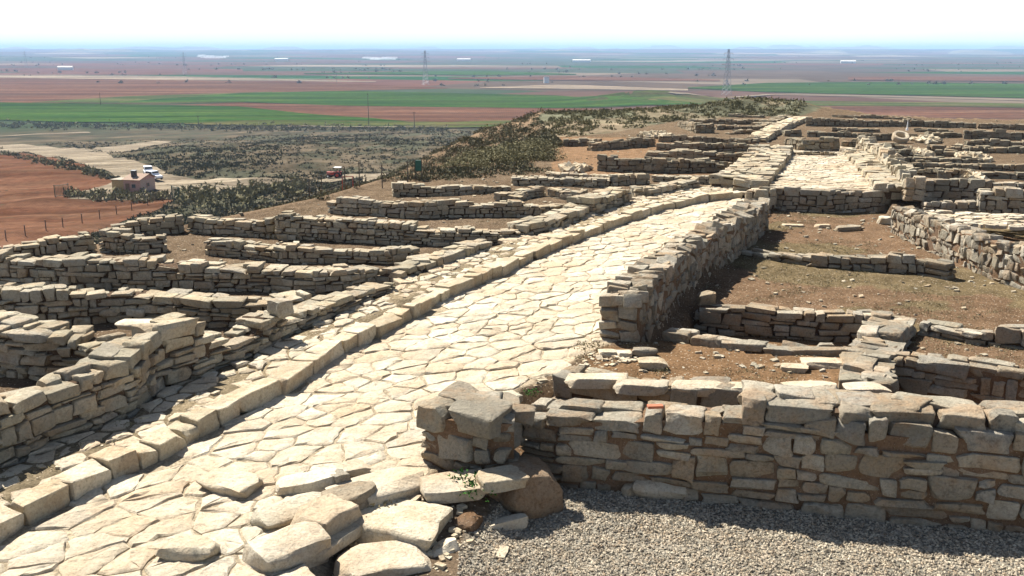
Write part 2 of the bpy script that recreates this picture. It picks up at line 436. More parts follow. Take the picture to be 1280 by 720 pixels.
# ------------------------------------------------------------------ key lines
KERB = [(-70, 708), (0, 675), (30, 656), (97, 620), (160, 590), (200, 573), (247, 547), (287, 526), (333, 503), (370, 483), (427, 443), (494, 410), (560, 373), (600, 355), (634, 340), (680, 318), (724, 300), (780, 279), (834, 261), (882, 251), (931, 246)]
KW = [P(x, y, 0) for x, y in KERB]
H_PTS = [(800, 374, .65), (822, 350, .65), (850, 322, .62), (880, 300, .60), (915, 283, .52), (945, 265, .48), (963, 251, .42)]
HW = [P(*p) for p in H_PTS]
LONG = [(-60, 520, 612), (0, 505, 587), (32, 503, 575), (60, 494, 562), (92, 482, 549), (129, 462, 535), (172, 447, 515), (176, 440, 514), (200, 430, 490), (206, 424, 488), (245, 403, 474), (264, 411, 466), (266, 428, 462), (298, 430, 453), (333, 408, 437), (337, 392, 435), (363, 391, 420), (367, 399, 418), (393, 388, 407), (427, 377, 393), (470, 361, 373), (494, 353, 364)]
LW_ = [P(x, yb, .1) for x, yt, yb in LONG]
SEC = [(500, 348), (540, 333), (582, 320), (617, 307), (657, 292), (704, 281), (740, 266), (789, 250), (796, 243), (821, 242), (877, 231), (894, 228), (916, 229)]
SW_ = [P(x, y, .15) for x, y in SEC]

# ------------------------------------------------------------------ terrain
SITE = [(-9.5, -8), (-9.3, 8), (-9.6, 13), (-10.2, 18), (-9.0, 21), (-5.5, 27.5), (-4.2, 31.5), (2, 43), (1.5, 60), (4, 88), (10, 104), (17, 92), (20, 74), (22, 65), (27, 60.5), (45, 54), (60, 48), (60, -8)]
PROF = ([0, 4, 12, 25, 45, 70, 110, 160, 220, 400, 600, 800], [0, -1.4, -5.6, -10.8, -14.2, -16.6, -18.6, -21, -26, -37, -40, -40])
def Z(pts): return [P(*p) if len(p) == 3 else P(p[0], p[1], 0) for p in pts]
offH = []
for i, p in enumerate(HW):
    a = HW[max(i-1, 0)]; c_ = HW[min(i+1, len(HW)-1)]; d = Vector((c_[0]-a[0], c_[1]-a[1])).normalized(); offH.append((p[0]-d.y*.3, p[1]+d.x*.3))
KOFF = []
for i, p in enumerate(KW):
    a = KW[max(i-1, 0)]; c_ = KW[min(i+1, len(KW)-1)]; d = Vector((c_[0]-a[0], c_[1]-a[1])).normalized(); KOFF.append((p[0]-d.y*.27, p[1]+d.x*.27))
ZONES = [
    ([*KOFF, *[(p[0], p[1]) for p in reversed(LW_+SW_)]], .12, 1),
    ([*KOFF, *reversed([(p[0], p[1]) for p in offH]), *[P(*p) for p in ((745, 432, 0), (690, 464, 0), (640, 490, 0), (600, 520, 0), (545, 583, 0), (490, 612, 0), (440, 640, 0), (400, 700, 0), (360, 790, 0), (-300, 900, 0))]], -.035, 2),
    (Z([(560, 900, -.32), (575, 700, -.32), (600, 672, -.32), (640, 630, -.32), (670, 598, -.32), (853, 606, -.32), (1120, 634, -.32), (1800, 725, -.32), (2000, 900, -.32)]), -.32, 3),
    (Z([(640, 496, 0), (690, 468, .1), (850, 488, .1), (1120, 480, .1), (1800, 540, .1), (1800, 725, -.32), (1120, 634, -.32), (853, 606, -.32), (672, 598, -.32), (640, 560, -.1)]), -.34, 4),
    (Z([(828, 424, -.05), (953, 441, -.05), (1073, 447, -.05), (1080, 490, .1), (850, 488, .1), (700, 466, .1), (748, 432, 0)]), -.04, 4),
    (Z([(862, 405, -.3), (872, 370, -.3), (963, 262, -.3), (1110, 262, -.3), (1117, 294, -.3), (1191, 325, -.3), (1320, 385, -.3), (1400, 440, -.3), (1148, 402, -.3), (1093, 398, -.3), (875, 388, -.3)]), -.30, 5),
    (Z([(866, 400, -.5), (1093, 417, -.5), (1093, 438, .05), (828, 415, .05)]), -.62, 4),
    (Z([(1148, 399, -.05), (1400, 430, -.05), (1400, 478, .1), (1116, 440, .1)]), -.16, 5),
    (Z([(1116, 438, .1), (1400, 476, .1), (1400, 512, .75), (1118, 482, .75)]), -.75, 4),
    (Z([(964, 236, .3), (1155, 238, .3), (1066, 183, .3), (992, 183, .3)]), .27, 6),
]
PRE = ([(p[0], p[1]) for p in HW]+[P(1155, 240, .3)[:2], (40, 27.2), (40, 8), P(1120, 655, -.32)[:2], P(700, 612, -.32)[:2], P(745, 432, 0)[:2]])
def height(x, y):
    x = np.asarray(x, float); y = np.asarray(y, float)
    ins = inpoly(x, y, SITE); d = np.where(ins, 0, dist_poly(x, y, SITE))
    d2 = d*(1+.25*(fbm(x/60, y/60, 5)-.5))
    h = np.interp(d2, *PROF)
    h = h+np.where(d > 2, (fbm(x/14, y/14, 9)-.5)*np.clip(d/18, 0, 1)*2.4*np.clip(1-(d-250)/300, 0, 1), 0)
    ridge = -np.maximum(0, y-66)*.085
    h = np.where(ins, ridge-.03, h+ridge*np.exp(-d/25)+.06*np.exp(-d))
    # spoil mound at the far end, small mounds along the edge
    for (mx_, my_, r1, r2, hh) in ((16.8, 67, 4.6, 4, .75), (11.5, 72, 5, 6, .35), (20.5, 69, 3, 4, .3), (6, 84, 5, 8, .15)):
        h = h+hh*np.exp(-((x-mx_)/r1)**2-((y-my_)/r2)**2)*(.55+.9*fbm(x/2.2, y/2.2, 3))
    # low knoll on the plain
    h = h+9*np.exp(-((x-118)/55)**2-((y-830)/60)**2)*(.6+.8*fbm(x/25, y/25, 4))
    # country rising to tablelands far off
    D = np.hypot(x, y)
    h = h+np.clip((D-3600)/5200, 0, 1)**1.3*np.clip(16+40*(fbm(x/1500, y/900, 21)-.42)*2, 0, 40)
    return h
def site_height(x, y):
    h = height(x, y); h = np.where(inpoly(x, y, PRE), -.32, h)
    for poly, z, k in ZONES:
        msk = inpoly(x, y, poly); h = np.where(msk, z, h)
    rough = (fbm(x*1.1, y*1.1, 31)-.5)*.07+(fbm(x*5, y*5, 33)-.5)*.03
    st = inpoly(x, y, ZONES[1][0]) | inpoly(x, y, ZONES[2][0]); s_ = inpoly(x, y, SITE)
    return h+np.where(s_, np.where(st, rough*.25, rough), 0)
def geo(a, b_, r):
    L_ = []; st = abs(a)*r
    v = a
    while abs(v) < abs(b_): v += math.copysign(max(abs(v)*r, abs(a)*r), v); L_.append(v)
    return L_
xs = np.concatenate([np.arange(-9, 13, .12), np.arange(13, 30, .3)])
xs = np.concatenate([np.array(sorted(geo(-9.1, -45000, .035))), xs, np.array(geo(30.2, 45000, .03))])
ys = np.concatenate([[-40, -20, -5, 2], np.arange(5, 30, .12), np.arange(30, 80, .3), np.array(geo(80, 45000, .011))])
X, Y = np.meshgrid(xs, ys); Hh = site_height(X, Y)
TR = Z([(385, 780, -.3), (432, 690, -.3), (440, 655, -.3), (462, 655, -.3), (462, 690, -.3), (440, 780, -.3)])
BK = Z([(440, 800, -.1), (462, 700, -.1), (475, 650, -.1), (560, 640, -.1), (600, 650, -.2), (600, 800, -.2)])
Hh = np.where(inpoly(X, Y, BK), -.16, Hh); Hh = np.where(inpoly(X, Y, TR), -.34, Hh)
bm_ = (X > -2.6) & (X < .4) & (Y > 5) & (Y < 10.2)
for _ in range(9):
    B2 = Hh.copy(); B2[1:-1, 1:-1] = (Hh[:-2, 1:-1]+Hh[2:, 1:-1]+Hh[1:-1, :-2]+Hh[1:-1, 2:]+Hh[1:-1, 1:-1]*2)/6; Hh = np.where(bm_, B2, Hh)
nx_, ny_ = len(xs), len(ys)
I = np.arange(nx_*ny_).reshape(ny_, nx_)
Q = np.stack([I[:-1, :-1], I[:-1, 1:], I[1:, 1:], I[1:, :-1]], -1).reshape(-1, 4)
gm = fast_mesh('ground', np.stack([X, Y, Hh], -1).reshape(-1, 3), Q, None, True)
# zone colours
Cc = np.zeros((ny_, nx_, 4)); Cc[..., 3] = 1
ins = inpoly(X, Y, SITE); f1 = fbm(X/3, Y/3, 41)[..., None]; f2 = fbm(X/18, Y/18, 45)[..., None]; f3 = fbm(X/5, Y/9, 47)[..., None]
scrub = np.array([.060, .048, .033])*(1-f2)+np.array([.082, .070, .046])*f2
scrub = np.where(f3 > .56, np.array([.055, .054, .036]), scrub)
scrub = np.where(f3 < .40, np.array([.105, .083, .056]), scrub)
earth = np.array([.095, .066, .042])*(1-f1)+np.array([.135, .098, .064])*f1
Cc[..., :3] = np.where(ins[..., None], earth, scrub)
edge = (~ins) & (dist_poly(X, Y, SITE) < 9)
Cc[..., :3] = np.where(edge[..., None], np.array([.17, .12, .078])*(.7+.5*f3), Cc[..., :3])
SC = Z([(570, 186, 0), (690, 172, 0), (760, 166, 0), (840, 152, 0), (900, 147.5, 0), (1002, 146.5, 0)])+[(24, 70), (30, 110), (-8, 110), (-8, 50)]
far_site = ins & inpoly(X, Y, SC); Cc[..., :3] = np.where(far_site[..., None], np.where(f1 > .5, scrub*1.5, scrub*2.2), Cc[..., :3])
zc = {1: (.19, .15, .095), 2: (.33, .27, .185), 3: (.22, .20, .16), 4: (.145, .088, .047), 5: (.125, .08, .048), 6: (.28, .24, .17)}
zc[7] = (.17, .105, .06)
for poly, z, k in [(Z([(686, 218, 0), (925, 217, 0), (950, 190, 0), (950, 174, 0), (700, 170, 0)]), 0, 7), (PRE, 0, 5)]+ZONES:
    msk = inpoly(X, Y, poly); cc = np.array(zc[k])[None, None]*(.8+.4*f1) if k != 2 else np.array(zc[2])*np.ones_like(f1)
    if k == 5: cc = np.where(f1 < .45, np.array([.12, .09, .05]), cc)
    Cc[..., :3] = np.where(msk[..., None], cc, Cc[..., :3])
a = gm.attributes.new('Col', 'FLOAT_COLOR', 'POINT'); a.data.foreach_set('color', Cc.reshape(-1).astype(np.float32))
a = gm.attributes.new('near', 'FLOAT', 'POINT'); a.data.foreach_set('value', (ins & ~inpoly(X, Y, SC)).astype(np.float32).ravel())
a = gm.attributes.new('plain', 'FLOAT', 'POINT'); a.data.foreach_set('value', np.clip((np.hypot(X, Y)-540)/60, 0, 1).astype(np.float32).ravel())
tag(link('ground', gm, M_GROUND), kind='structure')

def hgrid(x, y):
    x = np.clip(x, xs[0], xs[-1]-1); y = np.clip(y, ys[0], ys[-1]-1)
    i = np.clip(np.searchsorted(xs, x)-1, 0, nx_-2); j = np.clip(np.searchsorted(ys, y)-1, 0, ny_-2)
    u = (x-xs[i])/(xs[i+1]-xs[i]); v = (y-ys[j])/(ys[j+1]-ys[j])
    return (Hh[j, i]*(1-u)+Hh[j, i+1]*u)*(1-v)+(Hh[j+1, i]*(1-u)+Hh[j+1, i+1]*u)*v
HT = 30.0*1.006**np.arange(1210)
def hit(px, py, t0=None):
    d = ray(px, py); t0 = t0 or (140 if py < 166 else 30)
    for st in (HT[::12], None):
        if st is None: st = HT[max(0, k_*12-12):k_*12+1]
        below = (CZ+d[2]*st < height(d[0]*st, d[1]*st)) & (st >= t0)
        k_ = int(np.argmax(below)) if below.any() else len(st)-1
        t = st[k_]
    return (d[0]*t, d[1]*t)
def patch(name, top, bot, m, eps=.15, nr=None, label=None, nc=40):
    A_ = [hit(*p) for p in top]; B_ = [hit(*p) for p in bot]
    def dense(Pl, n_=nc):
        Pl = np.array(Pl); q = np.linspace(0, len(Pl)-1, n_); i = np.minimum(q.astype(int), len(Pl)-2); f = (q-i)[:, None]; return Pl[i]*(1-f)+Pl[i+1]*f
    A_ = dense(A_); B_ = dense(B_); nr = nr or 30
    G = np.stack([A_*(1-r)+B_*r for r in np.linspace(0, 1, nr)])
    zz = hgrid(G[..., 0], G[..., 1])+eps
    jx = (fbm(G[..., 0]/9, G[..., 1]/9, 3)-.5)*2
    V = np.concatenate([G, zz[..., None]], -1).reshape(-1, 3); I_ = np.arange(len(V)).reshape(nr, nc)
    Q_ = np.stack([I_[:-1, :-1], I_[1:, :-1], I_[1:, 1:], I_[:-1, 1:]], -1).reshape(-1, 4)
    me = fast_mesh(name, V, Q_, None, True); o = link(name, me, m); tag(o, label, kind='structure')
    return [tuple(p) for p in A_]+[tuple(p) for p in B_[::-1]]
def ribbon(name, pts, wd, m, eps=.22, t0=None):
    Pl = np.array([hit(*p, t0) for p in pts]); n_ = 160; q = np.linspace(0, len(Pl)-1, n_); i = np.minimum(q.astype(int), len(Pl)-2); f = (q-i)[:, None]
    C_ = Pl[i]*(1-f)+Pl[i+1]*f
    for _ in range(4): C_[1:-1] = (C_[:-2]+C_[1:-1]*2+C_[2:])/4
    t = np.gradient(C_, axis=0); t /= np.linalg.norm(t, axis=1)[:, None]; nn = np.stack([-t[:, 1], t[:, 0]], 1)
    w_ = np.interp(np.linspace(0, 1, n_), np.linspace(0, 1, len(wd)), wd)[:, None]
    G = np.stack([C_+nn*w_*k/2 for k in np.linspace(-1, 1, 11)])
    V = np.concatenate([G, (hgrid(G[..., 0], G[..., 1])+eps)[..., None]], -1).reshape(-1, 3); I_ = np.arange(len(V)).reshape(11, n_)
    Q_ = np.stack([I_[:-1, :-1], I_[:-1, 1:], I_[1:, 1:], I_[1:, :-1]], -1).reshape(-1, 4)
    tag(link(name, fast_mesh(name, V, Q_, None, True), m), kind='structure')
    return [tuple(p) for p in G[0]]+[tuple(p) for p in G[-1][::-1]]
F_GREEN = field_mat('young_wheat', (.019, .048, .007), (.040, .062, .011), .012)
F_GREEN2 = field_mat('thin_wheat', (.036, .055, .012), (.080, .066, .026), .015)
F_RED = field_mat('ploughed_red_soil', (.085, .037, .020), (.11, .060, .035), .012, .25)
F_REDN = field_mat('ploughed_red_soil_near', (.085, .039, .023), (.105, .058, .036), .05, .8)
F_TAN = field_mat('stubble', (.21, .165, .115), (.15, .115, .08), .01)
F_ROAD = field_mat('pale_dirt', (.21, .175, .125), (.15, .12, .085), .08)
no_scrub = []
patch('ploughed_field', [(-400, 97), (0, 97), (220, 100), (420, 104), (560, 110)], [(-400, 132), (0, 130), (220, 128), (420, 114), (560, 111)], F_RED, .25)
patch('stubble_field', [(-400, 93.5), (0, 94), (200, 95.5), (470, 102)], [(-400, 97.5), (0, 97.5), (200, 100), (470, 103)], F_TAN, .45)
patch('wheat_field', [(-400, 130), (0, 129), (150, 131), (300, 134), (520, 154)], [(-400, 152), (0, 151), (150, 154), (300, 157), (520, 159)], F_GREEN, .5)
patch('wheat_field', [(150, 128), (300, 117), (430, 114), (560, 117), (700, 120), (780, 124)], [(150, 129), (300, 128), (430, 133), (560, 135), (700, 136), (880, 131)], F_GREEN, .5)
patch('thin_wheat_field', [(40, 128.5), (160, 121), (340, 115)], [(40, 129), (200, 130), (340, 128)], F_GREEN2, .38)
patch('ploughed_field', [(180, 133), (300, 129), (430, 132.5), (560, 135), (740, 136.5)], [(180, 134), (300, 142), (430, 151), (560, 154), (740, 152)], F_RED, .34)
patch('wheat_field', [(230, 155), (330, 151), (430, 152), (560, 154), (700, 151)], [(230, 156), (330, 158.5), (430, 160), (560, 161), (700, 159)], F_GREEN2, .58)
patch('ploughed_field', [(960, 132), (1080, 133), (1200, 134.5), (1400, 138)], [(960, 146), (1080, 150), (1200, 153), (1400, 158)], F_RED, .3)
patch('wheat_field', [(720, 125), (960, 126), (1200, 129), (1400, 132)], [(720, 136), (960, 132.5), (1200, 134), (1400, 138)], F_GREEN2, .42)
patch('wheat_field', [(860, 110), (960, 104), (1100, 103), (1400, 107)], [(860, 111), (960, 116), (1100, 119), (1400, 126)], F_GREEN, .6)
patch('stubble_field', [(600, 110), (700, 106), (860, 112)], [(600, 111), (700, 112), (860, 114)], F_TAN, .6)
patch('ploughed_field', [(560, 98), (700, 95), (900, 100)], [(560, 99), (700, 101), (900, 102)], F_RED, .7)
patch('wheat_field', [(380, 92), (600, 89), (720, 93)], [(380, 93), (600, 95), (720, 94)], F_GREEN, 1.0)
patch('ploughed_field', [(1060, 97), (1400, 96)], [(1060, 101), (1400, 103)], F_RED, 1.0)
ribbon('country_road', [(840, 118), (960, 119.5), (1120, 122), (1300, 127)], [9, 9], F_ROAD, .9)
ribbon('country_road', [(-100, 93), (60, 94), (240, 97), (420, 100)], [9, 9], F_ROAD, 1.2)
ribbon('country_road', [(360, 160), (470, 161), (560, 160)], [5, 5], F_ROAD, .9)
no_scrub.append(patch('ploughed_field', [(-90, 190), (0, 192), (60, 196), (105, 206), (128, 218), (132, 226)], [(-90, 345), (0, 330), (80, 305), (150, 280), (200, 262), (222, 249)], F_REDN, .06, 150, nc=200))
no_scrub.append(patch('car_park', [(118, 236), (140, 229), (175, 222), (215, 221), (260, 226), (330, 229)], [(84, 249), (120, 251), (170, 251), (205, 250), (240, 251), (290, 240)], F_ROAD, .10, 60, nc=120))
no_scrub.append(ribbon('dirt_road', [(196, 226), (168, 214), (140, 205), (110, 197), (70, 190), (0, 184), (-60, 182)], [8, 9, 12, 16, 14], F_ROAD, .15))
no_scrub.append(ribbon('dirt_road', [(205, 178), (160, 184), (110, 192), (60, 190)], [7, 14, 22, 18], F_ROAD, .19))
no_scrub.append(ribbon('dirt_road', [(-40, 172), (0, 171), (60, 168), (112, 165.5)], [6, 6], F_ROAD, .15))
no_scrub.append(ribbon('dirt_road', [(355, 231), (300, 230), (240, 229)], [9, 12], F_ROAD, .17))
no_scrub.append(ribbon('footpath', [(505, 223), (475, 220), (440, 222), (400, 229)], [4, 6, 6, 6], F_ROAD, .2, 75))
# far tablelands
def hill_range(seed, D0, zr, ang0, ang1, dep):
    n_, r_ = 160, 14; th_ = np.linspace(math.radians(ang0), math.radians(ang1), n_)
    prof = np.clip((fbm(th_*26+seed, th_*0+seed, seed, 5)-.36)*3.2, 0, 1)**.7
    rr = np.linspace(0, 1, r_)[:, None]; k = np.clip(np.sin(rr*math.pi)*1.6, 0, 1)
    D = D0+dep*rr; X_ = np.sin(th_)[None]*D; Y_ = np.cos(th_)[None]*D; Z_ = -45+(zr+45)*prof[None]*k*(.9+.2*fbm(X_/700, Y_/700, seed))
    V = np.stack([X_, Y_, Z_], -1).reshape(-1, 3); I_ = np.arange(len(V)).reshape(r_, n_)
    Q_ = np.stack([I_[:-1, :-1], I_[:-1, 1:], I_[1:, 1:], I_[1:, :-1]], -1).reshape(-1, 4)
    tag(link('hills', fast_mesh('hills', V, Q_, None, True), field_mat('hill_scrub', (.12, .12, .08), (.2, .16, .11), .002)), kind='structure')
hill_range(3, 7000, 6, -42, 42, 2500)
hill_range(11, 10500, 24, -42, 42, 5000)
hill_range(17, 13000, 42, -42, 42, 7000)
hill_range(23, 14500, 60, 8, 45, 7000)

# ------------------------------------------------------------------ paving
def clip_half(poly, mx_, my_, nx__, ny__):
    out_ = []
    for i in range(len(poly)):
        a_ = poly[i]; c_ = poly[(i+1) % len(poly)]
        da = (a_[0]-mx_)*nx__+(a_[1]-my_)*ny__; dc = (c_[0]-mx_)*nx__+(c_[1]-my_)*ny__
        if da <= 0: out_.append(a_)
        if (da < 0 < dc) or (dc < 0 < da):
            t = da/(da-dc); out_.append((a_[0]+(c_[0]-a_[0])*t, a_[1]+(c_[1]-a_[1])*t))
    return out_
def cells(poly, size, ang=0.0, stretch=1.35, seed=1):
    rg = random.Random(seed); px_ = [p[0] for p in poly]; py_ = [p[1] for p in poly]
    ca, sa = math.cos(ang), math.sin(ang)
    pts = []; tries = 0
    R_ = [(x*ca+y*sa, (-x*sa+y*ca)*stretch) for x, y in ((p[0], p[1]) for p in poly)]
    x0, x1 = min(p[0] for p in R_), max(p[0] for p in R_); y0, y1 = min(p[1] for p in R_), max(p[1] for p in R_)
    grid = {}
    area = (x1-x0)*(y1-y0)
    for _ in range(int(area/(size*size)*9)):
        x = rg.uniform(x0, x1); y = rg.uniform(y0, y1); r = size*rg.choice((.45, .62, .85, 1.1, 1.35)); g = (int(x//size), int(y//size)); ok = True
        for i in (-1, 0, 1):
            for j in (-1, 0, 1):
                for q in grid.get((g[0]+i, g[1]+j), ()):
                    if (q[0]-x)**2+(q[1]-y)**2 < (r*.82)**2: ok = False; break
                if not ok: break
            if not ok: break
        if ok: grid.setdefault(g, []).append((x, y)); pts.append((x, y))
    allp = pts; W_ = np.array(allp)
    wx = W_[:, 0]; wy = W_[:, 1]/stretch
    keep = inpoly(wx*ca-wy*sa, wx*sa+wy*ca, poly)
    out_ = []
    for i in np.nonzero(keep)[0]:
        x, y = allp[i]; d2 = (W_[:, 0]-x)**2+(W_[:, 1]-y)**2; nb_ = np.argsort(d2)[1:18]
        s_ = size*1.3; c_ = [(x-s_, y-s_), (x+s_, y-s_), (x+s_, y+s_), (x-s_, y+s_)]
        for j in nb_:
            q = allp[j]; c_ = clip_half(c_, (x+q[0])/2, (y+q[1])/2, q[0]-x, q[1]-y)
            if len(c_) < 3: break
        if len(c_) < 3: continue
        c_ = [(u, v/stretch) for u, v in c_]; cw = [(u*ca-v*sa, u*sa+v*ca) for u, v in c_]
        out_.append(cw)
    return out_
def flag_mesh_data(cell, zb, joint=.025, th=.09, rise=.05, rough=.02, rg=random):
    C_ = np.array(cell); c0 = C_.mean(0)
    # merge short edges
    P_ = [C_[0]]
    for p in C_[1:]:
        if np.hypot(*(p-P_[-1])) > .05: P_.append(p)
    if len(P_) < 3: return None
    # roughened outline
    O_ = []
    n_ = len(P_)
    for i in range(n_):
        a_, b_ = P_[i], P_[(i+1) % n_]; Ls = np.hypot(*(b_-a_)); k = max(1, min(4, int(Ls/.11)))
        for j in range(k):
            q = a_+(b_-a_)*j/k
            if j == 0: q = c0+(q-c0)*(1-rg.uniform(-.01, .05))
            else: q = q+np.array([rg.gauss(0, rough*.8), rg.gauss(0, rough*.8)])
            O_.append(q)
    O_ = np.array(O_); dv = O_-c0; r = np.hypot(dv[:, 0], dv[:, 1])[:, None]
    jj = joint*rg.uniform(.6, 1.5)
    if (r < jj*2.2).any(): return None
    O1 = c0+dv*(r-jj)/r; O2 = c0+dv*(r-jj-.014-rg.uniform(0, .012))/r; O3 = c0+dv*(r-jj)*.55/r
    k = len(O_); tx, ty = rg.gauss(0, .015), rg.gauss(0, .015); hz = zb+rise*rg.uniform(.45, 1.25)
    zf = lambda Q_, d: hz+d+(Q_[:, 0]-c0[0])*tx+(Q_[:, 1]-c0[1])*ty
    nz_ = lambda m_, s_: np.array([rg.gauss(0, s_) for _ in range(m_)])
    V = np.concatenate([np.c_[O1, np.full(k, hz-th)], np.c_[O1, zf(O1, -.014)+nz_(k, .004)], np.c_[O2, zf(O2, 0)+nz_(k, .004)], np.c_[O3, zf(O3, .004)+nz_(k, .006)], [[c0[0], c0[1], hz+.006+rg.gauss(0, .005)]]])
    T = []
    for i in range(k):
        j = (i+1) % k
        for a_ in range(3): T += [(a_*k+i, a_*k+j, (a_+1)*k+j), (a_*k+i, (a_+1)*k+j, (a_+1)*k+i)]
        T.append((3*k+i, 3*k+j, 4*k))
    return V, np.array(T)
def paving(parent, cellsL, zb, m, nind, name='flagstone', **kw):
    data = [d for d in (flag_mesh_data(c, zb, **kw) for c in cellsL) if d is not None]
    data.sort(key=lambda d: d[0][:, 1].min())
    px0, py0, pz0 = parent.location
    for V, T in data[:nind]:
        c0 = V.mean(0); me = fast_mesh(name, V-c0, T, None, True); me.set_sharp_from_angle(angle=math.radians(28))
        o = link(name, me, m, parent); o.location = (c0[0]-px0, c0[1]-py0, c0[2]-pz0)
    rest = data[nind:]
    if rest:
        Vs, Ts, tn, off = [], [], [], 0
        for V, T in rest:
            Vs.append(V-np.array([px0, py0, pz0])); Ts.append(T+off); off += len(V); tn.append(np.full(len(V), random.random()))
        o = link(name+'_surface', fast_mesh(name, np.concatenate(Vs), np.concatenate(Ts), np.concatenate(tn)), m, parent); o['kind'] = 'stuff'

street = empty('street', (0, 10, 0)); tag(street, kind='structure')
def near_ok(c_):
    m_ = np.mean(c_, 0); return m_[1] > 5.5 and m_[0] > -7
cl = [c_ for c_ in cells([(p[0], p[1]) for p in KW]+list(ZONES[1][0][len(KOFF):]), .66, math.radians(50), 1.5, 5) if near_ok(c_)]
paving(street, cl, -.035, M_PAVE, 298, joint=.008, rise=.02)
walk = empty('pavement', (0, 14, .12)); tag(walk, kind='structure')
cl = [c_ for c_ in cells(ZONES[0][0], .42, math.radians(62), 1.3, 9) if near_ok(c_)]
paving(walk, [c_ for c_ in cl if random.random() < .85], .10, M_PAVE, 250, joint=.02, rise=.04, name='paving_slab')
st2 = empty('upper_street', (8, 32, .27)); tag(st2, kind='structure')
paving(st2, cells(ZONES[9][0], .55, math.radians(5), 1.6, 12), .27, M_PAVE, 0, joint=.012, rise=.03)
ct = empty('paved_floor', (14, 26, 0)); tag(ct, kind='structure')
paving(ct, cells(Z([(1158, 264, .06), (1330, 270, .06), (1330, 286, .06), (1180, 281, .06), (1135, 268, .06)]), .5, 0.1, 1.6, 15), .05, M_PAVE, 90, joint=.03, rise=.05)

# ------------------------------------------------------------------ kerb
kr = empty('kerb', (0, 12, 0)); tag(kr, kind='structure')
A_, s_ = resample([(p[0], p[1], 0, 0) for p in KW]); q = 0; it = []
while q < s_[-1]-.1:
    l = random.choice((.24, .34, .42, .5, .62, .8)); i = min(int(np.searchsorted(s_, q+l/2, 'right')-1), len(s_)-2)
    f = (q+l/2-s_[i])/(s_[i+1]-s_[i]); p = A_[i]*(1-f)+A_[i+1]*f; d = A_[i+1]-A_[i]; hd = math.atan2(d[1], d[0])
    hgt = random.uniform(.21, .28); dep = random.uniform(.24, .38); oj = random.uniform(-.02, .02)
    it.append((p[0]-math.sin(hd)*(dep/2+oj), p[1]+math.cos(hd)*(dep/2+oj), hgt/2-.08, l-.012, dep, hgt, random.gauss(0, .02), random.gauss(0, .012), hd+random.gauss(0, .02)))
    q += l
singles('kerb_stone', it, M_KERB, kr, 'kerb')

# ------------------------------------------------------------------ walls
GL = 'low house walls left of the street'; GR = 'low house walls right of the street'; GB = 'ruined walls in the far part of the site'
wall('long dry stone wall beside the kerb, with big loose top blocks, at the left edge', 'stone wall', LONG, .1, .48, M_LEFT, .33, .145, name='stone_wall', ragged=.035)
wall('low slab-topped wall stretch where the pavement starts to widen', 'stone wall', [(500, 341, 349), (540, 327, 335), (582, 313, 321), (617, 299, 308)], .14, .55, M_LEFT, .42, .16)
wall('low wide rubble-topped wall stretch beside the pavement bend', 'stone wall', [(657, 283, 293), (704, 272, 282), (740, 258, 267)], .15, .62, M_LEFT, .4, .15)
wall('taller squared wall stub standing at the pavement past the bend', 'stone wall', [(741, 250, 267), (789, 235, 251)], .15, .75, M_LEFT, .36, .15)
wall('thin tapering wall between the pavement and the narrow far room', 'stone wall', [(794, 236, 244), (821, 236, 243), (877, 224, 232)], .15, .55, M_LEFT, .36, .15)
wall('short block of two courses at the foot of the far kerb wall', 'stone wall', [(894, 222, 229), (914, 223, 231)], .15, .5, M_LEFT, .3, .15)
